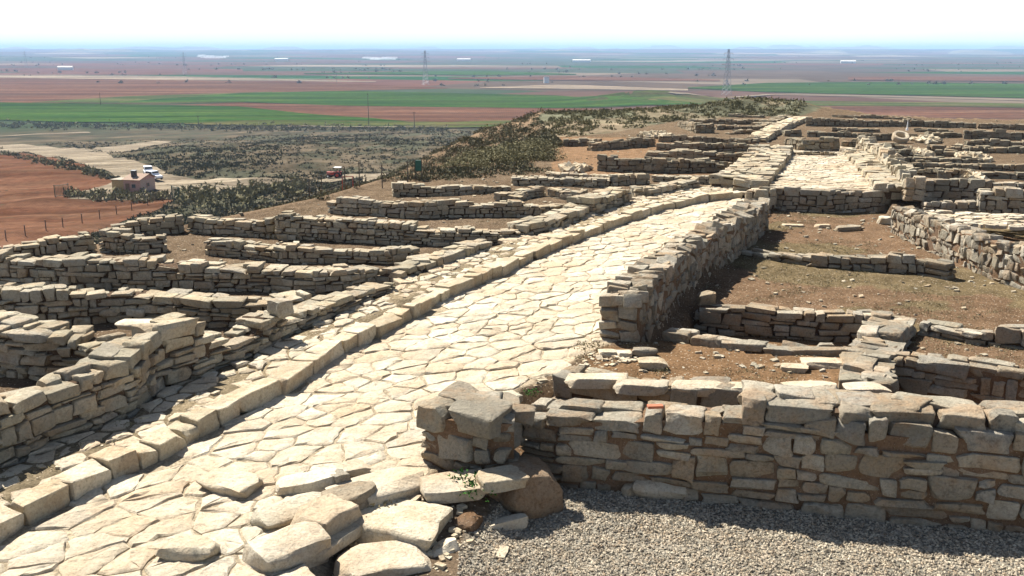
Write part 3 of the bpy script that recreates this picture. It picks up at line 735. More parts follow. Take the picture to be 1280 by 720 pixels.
L_ = [
 ('nearest cross wall at the left edge, wide flat slabs on top', [(-40, 400, 448), (0, 407, 455), (50, 418, 460), (100, 431, 458), (148, 441, 470)], .15, .62, .40, .15),
 ('second cross wall from the front, bowed and uneven, on the left', [(-30, 362, 404), (43, 366, 402), (100, 363, 398), (133, 368, 394), (167, 365, 393), (200, 369, 394), (250, 376, 397), (300, 379, 398), (350, 377, 394), (392, 366, 384)], .12, .5, .38, .15),
 ('long straight cross wall of neat courses, third from the front on the left', [(-30, 320, 352), (57, 325, 355), (107, 322, 357), (167, 324, 358), (213, 330, 357), (267, 335, 359), (333, 337, 360), (400, 338, 364), (440, 338, 360), (478, 336, 350)], .05, .5, .36, .14),
 ('outer wall slanting up to the corner above the red field', [(-30, 316, 332), (0, 310, 328), (60, 303, 321), (122, 289, 312)], .0, .45, .36, .14),
 ('short wall from the outer corner to the earth doorway', [(124, 290, 314), (180, 297, 315), (210, 292, 313)], .0, .4, .34, .14),
 ('cross wall right of the earth doorway on the left side', [(254, 299, 316), (301, 304, 319), (350, 308, 326), (397, 310, 327), (440, 312, 327), (484, 314, 328), (526, 311, 322)], .03, .4, .34, .14),
 ('outer wall stub angled behind the earth doorway', [(140, 283, 296), (180, 277, 293), (231, 269, 290)], .0, .4, .34, .14),
 ('outer wall behind the doorway, lower western half', [(233, 272, 289), (260, 275, 292), (309, 276, 294), (343, 275, 296)], .0, .4, .34, .14),
 ('tall stepped outer wall running from mid left to the pavement bend', [(344, 264, 297), (365, 268, 298), (387, 271, 298), (431, 275, 300), (460, 277, 301), (494, 282, 302), (544, 289, 304), (614, 290, 303), (652, 290, 301)], .03, .45, .34, .13),
 ('dark-faced cross wall with a loose end block, beyond the stepped outer wall', [(408, 255, 264), (422, 250, 266), (478, 253, 270), (535, 254, 273), (560, 252, 271), (603, 255, 270), (643, 254, 270), (691, 257, 268), (708, 257, 264)], .0, .42, .34, .13),
 ('thin wall above the dry bank, beginning near the green board', [(491, 231, 245), (560, 234, 243), (600, 233, 241), (640, 232, 238)], .0, .45, .34, .14),
 ('small wall stub rising to a corner in the narrow room', [(617, 240, 248), (643, 243, 250), (663, 237, 245), (683, 232, 242)], .05, .4, .34, .14),
 ('short wall falling from the corner in the narrow room', [(684, 233, 243), (705, 239, 247), (728, 239, 249)], .05, .4, .34, .14),
 ('low two-course wall under the olive scrub bank', [(638, 222, 229), (700, 223, 230), (762, 225, 231)], .05, .5, .34, .14),
 ('broken low wall just below the orange earth terrace', [(680, 216, 221), (735, 218, 223), (764, 218, 229), (813, 217, 227)], .05, .4, .34, .14),
 ('narrow wall joining the far kerb wall below the tall dark wall', [(814, 219, 224), (852, 220, 226), (898, 221, 228)], .05, .4, .34, .14),
]
for lb, pts, zb, th, L, ch in L_: wall(lb, 'stone wall', pts, zb, th, M_LEFT, L*.8, ch*.85, group=GL, ragged=.018)
B_ = [
 ('tall dark-faced wall on the orange earth terrace', [(746, 196, 213), (820, 199, 215), (900, 203, 215), (927, 208, 212)], .0, .45),
 ('thin wall on the next terrace behind the tall dark wall', [(805, 190, 196), (870, 190, 199), (936, 192, 199)], .1, .7),
 ('bright-topped thin wall two rooms behind the tall dark wall', [(820, 178, 184), (870, 179, 186), (943, 181, 186)], .1, .5),
 ('slanting dark wall at the terrace edge', [(740, 178, 188), (775, 175, 186), (820, 171, 182)], .0, .4),
 ('long wall running right from the slanting terrace wall', [(822, 170, 177), (870, 170, 178), (905, 172, 178), (946, 176, 181)], .0, .4),
 ('isolated wall piece at the left end of the far terrace', [(704, 174, 182), (734, 174, 182), (753, 174, 179)], .0, .5),
 ('dark square-ended wall piece below the spoil mound', [(846, 153, 157), (869, 154, 166), (894, 155, 166)], .0, .5),
 ('low wall right of the square-ended piece below the mound', [(895, 156, 162), (952, 157, 162)], .0, .5),
 ('upper thin wall below the spoil mound', [(857, 149, 152), (910, 149, 155), (957, 151, 155)], .0, .45),
 ('topmost short wall at the foot of the spoil mound', [(910, 143, 147), (955, 144, 148)], .0, .5),
 ('small broken wall in the gravelly room below the mound', [(912, 165, 168), (945, 162, 167)], .0, .5),
 ('chain of loose wall blocks left of the far diagonal kerb', [(952, 158, 162), (975, 149, 153), (991, 144, 147)], .0, .8),
 ('longest dark wall across the far right ruins', [(1007, 147.5, 157), (1080, 149.5, 158), (1140, 151, 158), (1221, 153, 160)], .0, .4),
 ('far wall at the right edge continuing the longest dark wall', [(1222, 155, 160), (1300, 157, 163)], .0, .5),
 ('low bright wall just behind the longest dark wall', [(1040, 144.5, 147), (1100, 144, 148), (1140, 147, 149.5)], .0, .4),
 ('dark wall under the longest wall, left part', [(1008, 164, 170), (1072, 166.5, 172)], .0, .4),
 ('small pale block wall at the far end of the upper street', [(980, 163, 170), (1003, 163, 170)], .0, .4),
 ('thin ledge wall below the longest dark wall', [(1040, 160.5, 164), (1100, 160.5, 165)], .0, .4),
 ('mortared rubble wall closing the upper street', [(979, 171, 184), (1000, 172, 188), (1050, 174, 189)], .3, .45),
 ('darker wall stub right of the rubble wall closing the upper street', [(1051, 175, 183), (1072, 175, 184)], .3, .4),
 ('thin step at the head of the upper street', [(992, 191, 193.5), (1047, 192, 194.5)], .3, .35),
 ('wall beside the stone ring, left of it', [(1074, 167, 175), (1117, 167, 175)], .0, .4),
 ('dark wall beside the stone ring, right of it', [(1132, 167, 175), (1147, 167, 175)], .0, .4),
 ('first short cross wall off the broken ridge wall', [(1092, 179, 187), (1140, 182, 188)], .0, .4),
 ('second short cross wall off the broken ridge wall', [(1110, 188, 195), (1149, 188, 194)], .0, .4),
 ('third cross wall off the ridge wall, longer', [(1113, 197, 202), (1150, 196, 204), (1225, 198, 204)], .0, .45),
 ('fourth cross wall reaching the right edge', [(1131, 205, 212), (1149, 203, 211), (1205, 205, 211), (1300, 208, 214)], .0, .45),
 ('fifth cross wall, deep shadow below, reaching the right edge', [(1138, 212, 218), (1174, 213, 222), (1211, 213, 223), (1227, 215, 222), (1300, 217, 225)], .0, .5),
 ('wall behind the fourth at the right, bounding the tan room', [(1158, 182, 189), (1211, 184, 191), (1300, 185.5, 191)], .0, .5),
 ('short wall left of the pale rubble in the far right rooms', [(1167, 189, 194), (1216, 192, 196.5)], .0, .45),
 ('far right wall above the tan room, upper one', [(1208, 174, 181.5), (1241, 175, 182), (1300, 178, 184)], .0, .5),
 ('darkest far right wall beneath the long one', [(1205, 163, 173), (1300, 165, 175)], .0, .4),
 ('short grey wall right of the pale rubble heap', [(1160, 166, 172), (1205, 166, 171)], .0, .4),
 ('low ledge wall under the white marker', [(1142, 160.5, 164), (1192, 162, 165.5)], .0, .4),
]
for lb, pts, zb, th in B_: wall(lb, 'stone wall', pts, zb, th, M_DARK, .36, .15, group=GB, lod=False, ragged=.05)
wall('far diagonal kerb wall with a pale flat top', 'stone wall', [(958, 171, 175), (979, 158, 162), (1011, 145.5, 148)], .1, .9, M_KERB, .5, .16, lod=False)
wall('raised pavement slab wall at the left of the upper street', 'stone wall', [(960, 227, 233), (969, 214, 222), (986, 192, 201), (992, 182, 189)], .3, 1.05, M_LEFT, .45, .2, lod=False)
wall('wide house wall left of the upper street, dark right face', 'stone wall', [(916, 221, 230), (934, 214, 224), (953, 197, 205), (963, 181, 194)], .25, .75, M_LEFT, .4, .17, lod=False)
wall('raised pavement at the right of the upper street', 'stone wall', [(1048, 184, 188), (1066, 199, 205), (1085, 220, 228), (1092, 230, 238)], .3, 1.0, M_LEFT, .45, .18, lod=False)
wall('jagged ridge wall of upright rubble along the right pavement', 'stone wall', [(1070, 172, 183), (1092, 185, 198), (1105, 198, 212), (1120, 214, 229), (1131, 227, 240)], .38, .5, M_LEFT, .26, .2, style='rubble', lod=False, ragged=.12)
R_ = [
 ('wide retaining wall holding up the upper street', [(964, 235, 262), (1032, 239, 267), (1100, 238, 265), (1155, 237, 260)], -.3, .42, .36, .18, 'course'),
 ('high dark cross wall right of the retaining wall', [(1154, 224, 250), (1222, 226, 252), (1320, 229, 253)], .0, .42, .36, .17, 'course'),
 ('low dark step wall below the high cross wall', [(1156, 252, 261), (1221, 253, 262)], .0, .4, .34, .14, 'course'),
 ('square-ended wall at the right edge above the paved floor', [(1223, 238, 264), (1320, 237, 268)], -.02, .5, .3, .17, 'course'),
 ('low wall with a slab end crossing the largest brown room', [(915, 314, 318), (963, 318, 326), (1020, 321, 335), (1080, 322, 339), (1146, 323, 344), (1185, 328, 351)], -.3, .36, .42, .17, 'course'),
 ('grey rubble wall running down to the right edge', [(1112, 256, 290), (1125, 263, 296), (1157, 275, 313), (1189, 284, 325), (1215, 294, 340), (1243, 301, 351), (1280, 311, 362), (1340, 328, 385)], -.3, .5, .2, .17, 'rubble'),
 ('four-course wall facing the sunken pit', [(866, 378, 413), (900, 383, 417), (953, 386, 421), (1013, 391, 424), (1050, 393, 426), (1093, 399, 428)], -.6, .38, .36, .15, 'course'),
 ('thin low wall between the sunken pit and the small brown room', [(828, 417, 424), (886, 425, 433), (953, 433, 440), (1006, 439, 446), (1075, 442, 448)], -.05, .36, .44, .14, 'course'),
]
for lb, pts, zb, th, L, ch, stl in R_:
    wall(lb, 'stone wall', pts, zb, th, M_RIGHT, L, ch, style=stl, group=GR, lod=(pts[0][1] > 232), core=M_MORT if stl == 'rubble' else None, inset=.03 if stl == 'rubble' else .07)
wall('pair of squared blocks bridging the kerb and the retaining wall', 'stone wall', [(930, 237, 250), (970, 238, 252)], 0, .5, M_LEFT, .5, .2, lod=True)
wall('house wall along the right kerb of the street, its end face towards us', 'stone wall', H_PTS, -.65, .62, M_RIGHT, .24, .17, mode='zt', style='rubble', core=M_MORT, inset=.03, ragged=.05)
wall('low wall with a white top at the right edge of the brown room', 'stone wall', [(1148, 402, .04), (1186, 408, .05), (1220, 414, .06), (1300, 420, .08), (1450, 434, .08)], -.3, .36, M_RIGHT, .44, .17, mode='zt', group=GR)
wall('flat wide wall of pale slabs running towards us between the pits', 'stone wall', [(1121, 484, .12), (1116, 447, .10), (1147, 398, .03)], -.7, .66, M_RIGHT, .36, .16, mode='zt', group=GR)
wall('wall facing the deep pit at the right edge', 'stone wall', [(1115, 443, .10), (1153, 448, .10), (1220, 457, .10), (1330, 473, .10)], -.75, .36, M_RIGHT, .38, .17, mode='zt', group=GR, core=M_MORT, inset=.03)
wall('long slab step behind the front wall, dark in front', 'stone wall', [(690, 469, .14), (790, 483, .14), (850, 491, .14), (925, 494, .14)], -.3, .5, M_RIGHT, .55, .22, mode='zt', group=GR)
wall('front wall of big earth-mortared blocks above the gravel', 'stone wall', [(650, 519, 600), (710, 520, 612), (790, 522, 618), (853, 520, 627), (963, 524, 636), (1083, 536, 651), (1200, 543, 661), (1340, 552, 676), (1620, 570, 712)], -.32, .5, M_RIGHT, .40, .19, name='stone_wall', core=M_MORT, inset=.04, ragged=.05)
wall('upper slab course lying along the back of the front wall', 'stone wall', [(930, 503, .80), (1010, 508, .80), (1080, 513, .80), (1140, 515, .80), (1190, 519, .80), (1340, 532, .80), (1620, 556, .80)], .45, .60, M_RIGHT, .62, .2, mode='zt', extra=0)
wall('projecting corner bastion of rough blocks at the street edge', 'stone wall', [(525, 508, 584), (588, 524, 602), (650, 522, 602)], -.08, .80, M_RIGHT, .40, .21, core=M_MORT, inset=.03)

# ------------------------------------------------------------------ loose stones
def rock(label, px, py, z, sx, sy, sz, rz=0, m=None, kind='rock', tilt=(0, 0), name='boulder', cat='stone', sink=.3, group=None):
    X_, Y_, _ = P(px, py, z); o = bpy.data.objects.new(name, var_mesh(kind, random.randrange(len(VAR[kind]['arr'])), m or M_RIGHT)); COL.objects.link(o)
    o.location = (X_, Y_, z+sz*(.5-sink)); o.scale = (sx, sy, sz); o.rotation_euler = (tilt[0], tilt[1], rz); tag(o, label, cat, group); return o
RD = math.radians
rock('rounded earth-crusted boulder in the shadow of the front wall', 652, 632, -.32, .62, .62, .50, RD(35), M_BROWN, sink=.14)
rock('low brown stone under the white slab left of the crusted boulder', 606, 628, -.30, .60, .5, .38, RD(-10), M_BROWN, sink=.15)
rock('pale crusted flat stone on top of the brown ledge', 628, 603, .06, .46, .34, .12, RD(25), M_KERB, 'slab', sink=.2)
rock('flat white slab resting on the front of the brown boulder', 566, 615, -.05, .62, .42, .16, RD(15), M_PAVE, 'slab', sink=.1)
rock('wide cream block at the edge of the broken street, nearest the gravel', 505, 674, -.24, .82, .66, .30, RD(-15), M_KERB, 'slab', sink=.2)
rock('white oblong stone lying on the gravel edge', 634, 661, -.30, .42, .16, .13, RD(18), M_PAVE, 'slab', (0, RD(-6)), sink=.2)
rock('small white flat stone pressed into the gravel', 612, 691, -.30, .30, .2, .05, RD(-10), M_PAVE, 'slab', sink=.3)
rock('white wedge stone at the bottom of the earth cut', 553, 700, -.30, .32, .24, .2, RD(30), M_PAVE, 'slab', (0, RD(-12)), sink=.2)
rock('pale slab at the bottom edge below the grey boulder', 478, 712, -.22, .85, .5, .2, RD(20), M_PAVE, 'slab', sink=.3)
rock('reddish stone between the boulder and the cut', 582, 664, -.25, .28, .22, .2, RD(60), M_MORT, sink=.3)
rock('pale-topped block with a dark side at the broken street edge', 408, 668, -.12, .62, .40, .34, RD(58), M_PAVE, 'slab', (0, RD(-3)), sink=.2)
rock('grey rounded block with a plant beside it', 438, 645, -.14, .46, .38, .34, RD(30), M_RIGHT, 'slab', sink=.2)
rock('lowest squared block of the street edge at the bottom', 358, 706, -.12, .60, .44, .30, RD(50), M_PAVE, 'slab', sink=.2)
rock('pale tilted slab standing proud of the paving', 390, 610, -.03, .60, .30, .14, RD(10), M_PAVE, 'slab', (0, RD(-5)), sink=.1)
rock('dark round stone at the end of the tilted slab', 426, 609, -.03, .17, .2, .17, RD(40), M_RIGHT, sink=.05)
rock('long pale paving slab lifted on its edge', 362, 648, -.04, .64, .32, .13, RD(48), M_PAVE, 'slab', (RD(8), 0), sink=.1)
rock('pale wide slab bridging street and boulder', 478, 616, -.06, .9, .5, .16, RD(35), M_PAVE, 'slab', sink=.1)
rock('small pale slab under the bastion', 440, 590, -.02, .3, .26, .1, RD(25), M_PAVE, 'slab', sink=.1)
rock('white pointed slab in the middle of the street', 286, 608, -.02, .56, .4, .12, RD(-20), M_PAVE, 'slab', sink=.2)
rock('smooth white stone in the paving near the bottom', 236, 690, -.02, .44, .3, .12, RD(-5), M_PAVE, 'slab', sink=.2)
rock('fallen slab leaning at the foot of the front wall', 822, 620, -.32, .52, .2, .19, RD(-5), M_PAVE, 'slab', (RD(20), 0), sink=.2)
rock('small stone beside the fallen slab at the wall foot', 790, 617, -.32, .24, .12, .12, RD(20), M_KERB, 'slab', (0, RD(-15)), sink=.1)
rock('stone with a domed top lying in the second left room', 70, 394, .12, .55, .3, .30, RD(5), M_LEFT, sink=.2)
rock('white stone in the shade of the bowed wall', 170, 392, .12, .36, .22, .12, RD(-10), M_PAVE, sink=.2)
rock('small stone in the shade beside the white one', 138, 393, .12, .28, .2, .12, RD(20), M_LEFT, sink=.2)
rock('flat white slab on the floor behind the nearest cross wall', 170, 408, .15, .55, .32, .10, RD(5), M_PAVE, 'slab', sink=.2)
rock('squared block perched on the long wall near the kerb', 350, 392, .50, .30, .28, .22, RD(50), M_RIGHT, 'hi', sink=.1)
rock('rounded boulder at the corner of the brown room', 884, 378, -.15, .34, .26, .24, RD(10), M_RIGHT, sink=.2)
rock('large white flat stone in the small brown room', 1030, 458, -.04, .62, .34, .12, RD(-5), M_PAVE, 'slab', sink=.25)
rock('small white flat stone next to the large one', 992, 462, -.04, .34, .2, .1, RD(-12), M_PAVE, 'slab', sink=.25)
rock('pale block with grass at the edge of the small brown room', 815, 458, -.04, .36, .28, .14, RD(-5), M_KERB, 'slab', sink=.2)
rock('first of two white stones before the house wall end', 759, 445, -.03, .26, .24, .09, RD(0), M_PAVE, 'slab', sink=.1)
rock('second white stone before the house wall end, to the right', 779, 446, -.03, .2, .22, .09, RD(8), M_PAVE, 'slab', sink=.1)
rock('blue-grey stone in the shadow of the house wall', 804, 443, -.03, .34, .2, .1, RD(0), M_RIGHT, 'slab', sink=.1)
rock('broken stone on the brown room floor in front of the retaining wall', 1062, 288, -.3, .7, .3, .16, RD(8), M_RIGHT, sink=.2)
rock('white round stone by the rubble wall head', 1105, 280, -.3, .34, .3, .26, 0, M_PAVE, sink=.2)
rock('flat pale stone in the farthest brown room, left', 990, 283, -.3, .5, .25, .07, RD(-8), M_PAVE, 'slab', sink=.2)
rock('flat pale stone in the farthest brown room, middle', 1028, 284, -.3, .35, .22, .09, RD(12), M_PAVE, 'slab', sink=.2)
# terracotta shard on the wall top
tb = MB().box((0, 0, 0), (.16, .07, .03), .1); X_, Y_, _ = P(819, 508, .67); o = tb.build('tile_shard', simple('terracotta', (.36, .11, .05), .8), bevel=.005); o.location = (X_, Y_, .67)
tag(o, 'broken red terracotta tile shard on the front wall top', 'tile')
# slabs bedded on the surfaces behind the front wall and on the small terrace (countable, things of their own)
for k, (px, py, sx, sy, rz) in enumerate([(745, 476, .7, .3, 4), (800, 484, .6, .3, -4), (870, 486, .55, .32, 3), (935, 488, .5, .35, -6), (1015, 486, .62, .34, 5), (1080, 487, .5, .3, 0)]):
    rock('white bedded slab number %s from the left along the step behind the front wall' % ('one two three four five six'.split()[k]), px, py, .14 if px < 940 else .12, sx, sy, .12, RD(rz), M_PAVE, 'slab', sink=.45, name='bedded_slab', group='white slabs bedded behind the front wall')

def scatter(name, polys, n_, smin, smax, m, zf=hgrid, kind='lo', flat=.5, label=None, sink=.25, seed=3, cat=None):
    rg = np.random.default_rng(seed); items = []
    for poly, k in polys:
        pa = np.array([p[:2] for p in poly]); lo, hi = pa.min(0), pa.max(0)
        q = rg.uniform(lo, hi, (int(k*3), 2)); q = q[inpoly(q[:, 0], q[:, 1], poly)][:k]
        zz = zf(q[:, 0], q[:, 1])
        for (x, y), z in zip(q, zz):
            s_ = smin+(smax-smin)*rg.random()**2.5
            items.append((x, y, z+s_*flat*(.5-sink), s_*rg.uniform(.8, 1.5), s_, s_*flat*rg.uniform(.6, 1.3), rg.normal(0, .15), rg.normal(0, .15), rg.uniform(0, 6.28)))
    o = joined(name, items, m, None, kind); tag(o, label, kind='stuff'); return o
z5, z4e, zwalk = ZONES[5][0], ZONES[4][0], ZONES[0][0]
leftrooms = [P(-60, 470, .1), P(150, 445, .1), P(480, 350, .1), P(780, 262, .1), P(900, 225, .1), P(740, 190, .1), P(480, 240, .1), P(230, 270, .1), P(-60, 310, .1)]
scatter('rubble', [(z5, 420), (z4e, 150), (leftrooms, 700), (ZONES[7][0], 70), (Z([(700, 215, 0), (940, 215, 0), (1000, 150, 0), (800, 150, 0)]), 500), (Z([(1110, 235, 0), (1300, 235, 0), (1300, 150, 0), (1020, 150, 0)]), 700), (Z([(850, 147, 0), (1004, 146.5, 0)])+[(20, 72), (8, 74)], 900)], 0, .015, .09, M_LEFT, label='small loose stones strewn over the earth floors')
scatter('rubble', [(zwalk, 500), (Z([(430, 690, -.15), (560, 720, -.2), (600, 670, -.2), (560, 600, 0), (470, 610, 0)]), 160), (Z([(640, 492, 0), (745, 436, 0), (830, 440, 0), (700, 470, 0)]), 200)], 0, .02, .09, M_KERB, label='small loose stones along the pavement and the broken street edge', seed=8)
# pale rubble heaps in the far ruins
for k, (x0, y0, x1, y1, n_, lb) in enumerate([(1148, 168, 1181, 178, 60, 'pale rubble heap beside the stone ring'), (1142, 183, 1167, 195, 60, 'pale rubble heap between two short cross walls'), (1209, 185, 1241, 201, 80, 'pale rubble heap left of the tan room'), (1211, 217, 1233, 225, 40, 'pale rubble spill over the fifth cross wall'), (800, 163, 845, 172, 90, 'pale stony bank left of the square-ended piece'), (700, 205, 740, 214, 30, 'loose stones at the edge of the orange terrace')]):
    c0 = P((x0+x1)/2, y1, 0); c1 = P((x0+x1)/2, y0, 0); wd = (x1-x0)*c0[1]/F; items = []
    hgt = .14 if k != 5 else .05
    cyy = c0[1]+.6
    for j in range(n_*2):
        a_, r_ = random.uniform(0, 6.28), random.random()**.6; s_ = random.uniform(.08, .24)
        items.append((c0[0]+math.cos(a_)*r_*wd/2, cyy+math.sin(a_)*r_*.9, .05+hgt*(1-r_*r_)*random.random(), s_*1.3, s_, s_*.7, random.gauss(0, .4), random.gauss(0, .4), random.uniform(0, 6)))
    o = joined('rubble_heap', items, M_KERB, None, 'lo', stuff=False); tag(o, lb, 'rubble heap', kind='stuff')

# gravel: real pebbles
def gravel():
    rg = np.random.default_rng(5); poly = ZONES[2][0]; n_ = 85000
    q = np.c_[rg.uniform(-1.2, 8.0, n_*2), rg.uniform(5.6, 9.4, n_*2)]; q = q[inpoly(q[:, 0], q[:, 1], poly)][:n_]; n_ = len(q)
    zz = hgrid(q[:, 0], q[:, 1]); s_ = rg.uniform(.006, .017, n_)
    O_ = np.array([[1, 0, 0], [-1, 0, 0], [0, 1, 0], [0, -1, 0], [0, 0, 1], [0, 0, -1]], float)
    T0 = np.array([[0, 2, 4], [2, 1, 4], [1, 3, 4], [3, 0, 4], [2, 0, 5], [1, 2, 5], [3, 1, 5], [0, 3, 5]])
    a_ = rg.uniform(0, 6.28, n_); V = O_[None]*rg.uniform(.55, 1.3, (n_, 6, 1)); V = V+rg.normal(0, .15, V.shape)
    V[..., 2] *= .75; V *= s_[:, None, None]
    ca, sa = np.cos(a_)[:, None], np.sin(a_)[:, None]; Xr = V[..., 0]*ca*1.3-V[..., 1]*sa; Yr = V[..., 0]*sa*1.3+V[..., 1]*ca
    V = np.stack([Xr+q[:, :1], Yr+q[:, 1:], V[..., 2]+(zz+s_*rg.uniform(.0, .9, n_))[:, None]], -1).reshape(-1, 3)
    T = (T0[None]+np.arange(n_)[:, None, None]*6).reshape(-1, 3)
    m = stone_mat('gravel_pebbles', [(.33, .29, .22), (.12, .105, .08), (.44, .38, .28), (.22, .165, .11), (.36, .31, .24), (.08, .072, .06)], .1, (.2, .19, .17), .1, .2)
    tag(link('gravel', fast_mesh('gravel', V, T, np.repeat(rg.random(n_), 6)), m), 'grey and tan gravel spread in front of the front wall', kind='stuff')
gravel()

# ------------------------------------------------------------------ vegetation
def leaf_mat(name, a_, b_):
    m, n, b = mat(name); at_ = N(n, 'Attribute', attribute_name='tone').outputs['Fac']; oi = N(n, 'ObjectInfo').outputs['Random']
    r = math_(n, 'FRACT', math_(n, 'ADD', oi, at_)); c = ramp(n, r, [(0, a_), (1, b_)]); n.links.new(c, b.inputs['Base Color']); return m
M_SCRUB = leaf_mat('scrub_leaves', (.075, .075, .045), (.19, .165, .11))
M_DRY = leaf_mat('dry_grass', (.17, .14, .075), (.26, .22, .13))
M_OLIVE = leaf_mat('olive_bush', (.105, .098, .055), (.23, .205, .12))
M_GREEN = leaf_mat('green_leaves', (.03, .09, .02), (.06, .14, .03))
def tuft(x, y, z, s_, n_, rg, spread=.8, up=1.0, wd=.16):
    a_ = rg.uniform(0, 6.28, n_); ph = np.arcsin(rg.random(n_)); rr = rg.uniform(.55, 1.0, n_)*(1+.25*np.sin(a_*3+x*7+y*3))
    R = spread*s_*.5
    C_ = np.stack([x+np.cos(a_)*np.cos(ph)*R*rr, y+np.sin(a_)*np.cos(ph)*R*rr, z+np.sin(ph)*s_*up*.75*rr], 1)
    D1 = rg.normal(size=(n_, 3)); D1[:, 2] = np.abs(D1[:, 2])*1.3; D1 /= np.linalg.norm(D1, axis=1)[:, None]
    D2 = rg.normal(size=(n_, 3)); D2 -= (D2*D1).sum(1)[:, None]*D1; D2 /= np.linalg.norm(D2, axis=1)[:, None]
    L_ = (s_*wd*rg.uniform(.7, 1.6, n_))[:, None]
    return np.stack([C_-D2*L_*.6, C_+D2*L_*.6, C_+D1*L_*1.7], 1).reshape(-1, 3)
def tufts(name, spots, m, seed, n_=16, label=None, **kw):
    rg = np.random.default_rng(seed); Vs = []; tn = []
    for x, y, z, s_ in spots:
        V = tuft(x, y, z, s_, n_, rg, **kw); Vs.append(V); t = rg.random()*.6; tn.append(np.repeat(t+rg.random(n_)*.4, 3))
    V = np.concatenate(Vs); me = fast_mesh(name, V, np.arange(len(V)).reshape(-1, 3), np.concatenate(tn)); return link(name, me, m)
rg = np.random.default_rng(77)
# scrub on slopes
n_ = 95000; az = rg.uniform(-.62, .62, n_); dd = 42*np.exp(rg.random(n_)*math.log(430/42)); X_ = np.sin(az)*dd; Y_ = np.cos(az)*dd
ok = ~inpoly(X_, Y_, SITE) | (Y_ > 66)
ok &= ~(inpoly(X_, Y_, SITE) & (Y_ < 66))
ok &= ~((X_/Y_ > .1) & (dd < 130))
for pl in no_scrub: ok &= ~inpoly(X_, Y_, pl)
dn = fbm(X_/22, Y_/30, 61); ok &= rg.random(n_) < np.clip((dn-.30)*4.5, .25, 1)
X_, Y_ = X_[ok], Y_[ok]; zz = height(X_, Y_); sz = rg.uniform(.3, .8, len(X_))*(.8+dn[ok]*.5)
al = list(zip(X_, Y_, zz, sz)); nr_ = [q for q in al if math.hypot(q[0], q[1]) < 95]; fr_ = [q for q in al if math.hypot(q[0], q[1]) >= 95]
o = tufts('scrub', [(x, y, z-.05, s_) for x, y, z, s_ in fr_], M_SCRUB, 5, 9, spread=1.7, up=.55, wd=.30)
tag(o, 'grey-green scrub covering the slopes below the site', kind='stuff')
o = tufts('near_scrub', [(x, y, z-.05, s_*.8) for x, y, z, s_ in nr_], M_SCRUB, 6, 70, spread=1.5, up=.65, wd=.09)
tag(o, 'grey-green scrub on the bank just below the walls', kind='stuff')
# scrub strips along the field edge and round the car park
spots = []
for (xa, ya, xb, yb, k, jy) in ((0, 157, 560, 163, 700, 2), (84, 246, 215, 249, 130, 2.5), (0, 190, 130, 220, 160, 2), (220, 250, 380, 236, 260, 6)):
    for j in range(k):
        t = random.random(); hx, hy = hit(xa+(xb-xa)*t, ya+(yb-ya)*t+random.gauss(0, jy), 140 if ya == 157 else 60); spots.append((hx, hy, float(height(hx, hy))-.05, random.uniform(.5, 1.4) if ya != 157 else random.uniform(1, 2.4)))
o = tufts('hedge_scrub', spots, M_OLIVE, 9, 16, spread=1.4, up=.8, wd=.24); tag(o, 'dark scrub strips along tracks and field edges', kind='stuff')
BANK = Z([(200, 268, 0), (345, 258, 0), (420, 247, 0), (490, 229, 0), (640, 219, 0), (690, 214, 0), (690, 176, 0), (560, 190, 0), (470, 215, 0), (380, 235, 0), (180, 262, 0)])
pa = np.array([p[:2] for p in BANK]); q = rg.uniform(pa.min(0)-1, pa.max(0)+1, (5200, 2)); q = q[inpoly(q[:, 0], q[:, 1], BANK)]; q = q[fbm(q[:, 0]/2, q[:, 1]/2, 91) > .44]
o = tufts('bank_scrub', [(x, y, z-.02, s_) for (x, y), z, s_ in zip(q, hgrid(q[:, 0], q[:, 1]), rg.uniform(.12, .38, len(q)))], M_SCRUB, 16, 26, spread=1.7, up=.6, wd=.13); tag(o, 'low grey-olive scrub on the bank behind the left walls', kind='stuff')
# individual olive bushes on the bank
bush_src = []
for k in range(4):
    r2 = np.random.default_rng(200+k); V = np.concatenate([tuft(r2.normal(0, .25), r2.normal(0, .25), 0, 1.0, 420, r2, spread=1.2, up=.85, wd=.035) for _ in range(3)])
    bush_src.append(fast_mesh('foliage', V, np.arange(len(V)).reshape(-1, 3), np.repeat(r2.random(len(V)//3)*.8, 3)))
    bush_src[-1].materials.append(M_OLIVE)
places = [(590, 222, .9), (604, 217, 1.0), (612, 209, 1.1), (622, 216, 1.0), (630, 205, 1.1), (637, 197, 1.2), (645, 210, 1.2), (652, 200, 1.2), (660, 192, 1.2), (664, 206, 1.1), (672, 214, .9), (678, 203, .9), (684, 196, .8), (598, 226, .8), (576, 225, .8), (640, 219, .9), (656, 216, .9), (620, 197, 1.2), (606, 202, 1.2), (348, 256, .7), (383, 254, .8), (330, 252, .7), (370, 246, .7)]
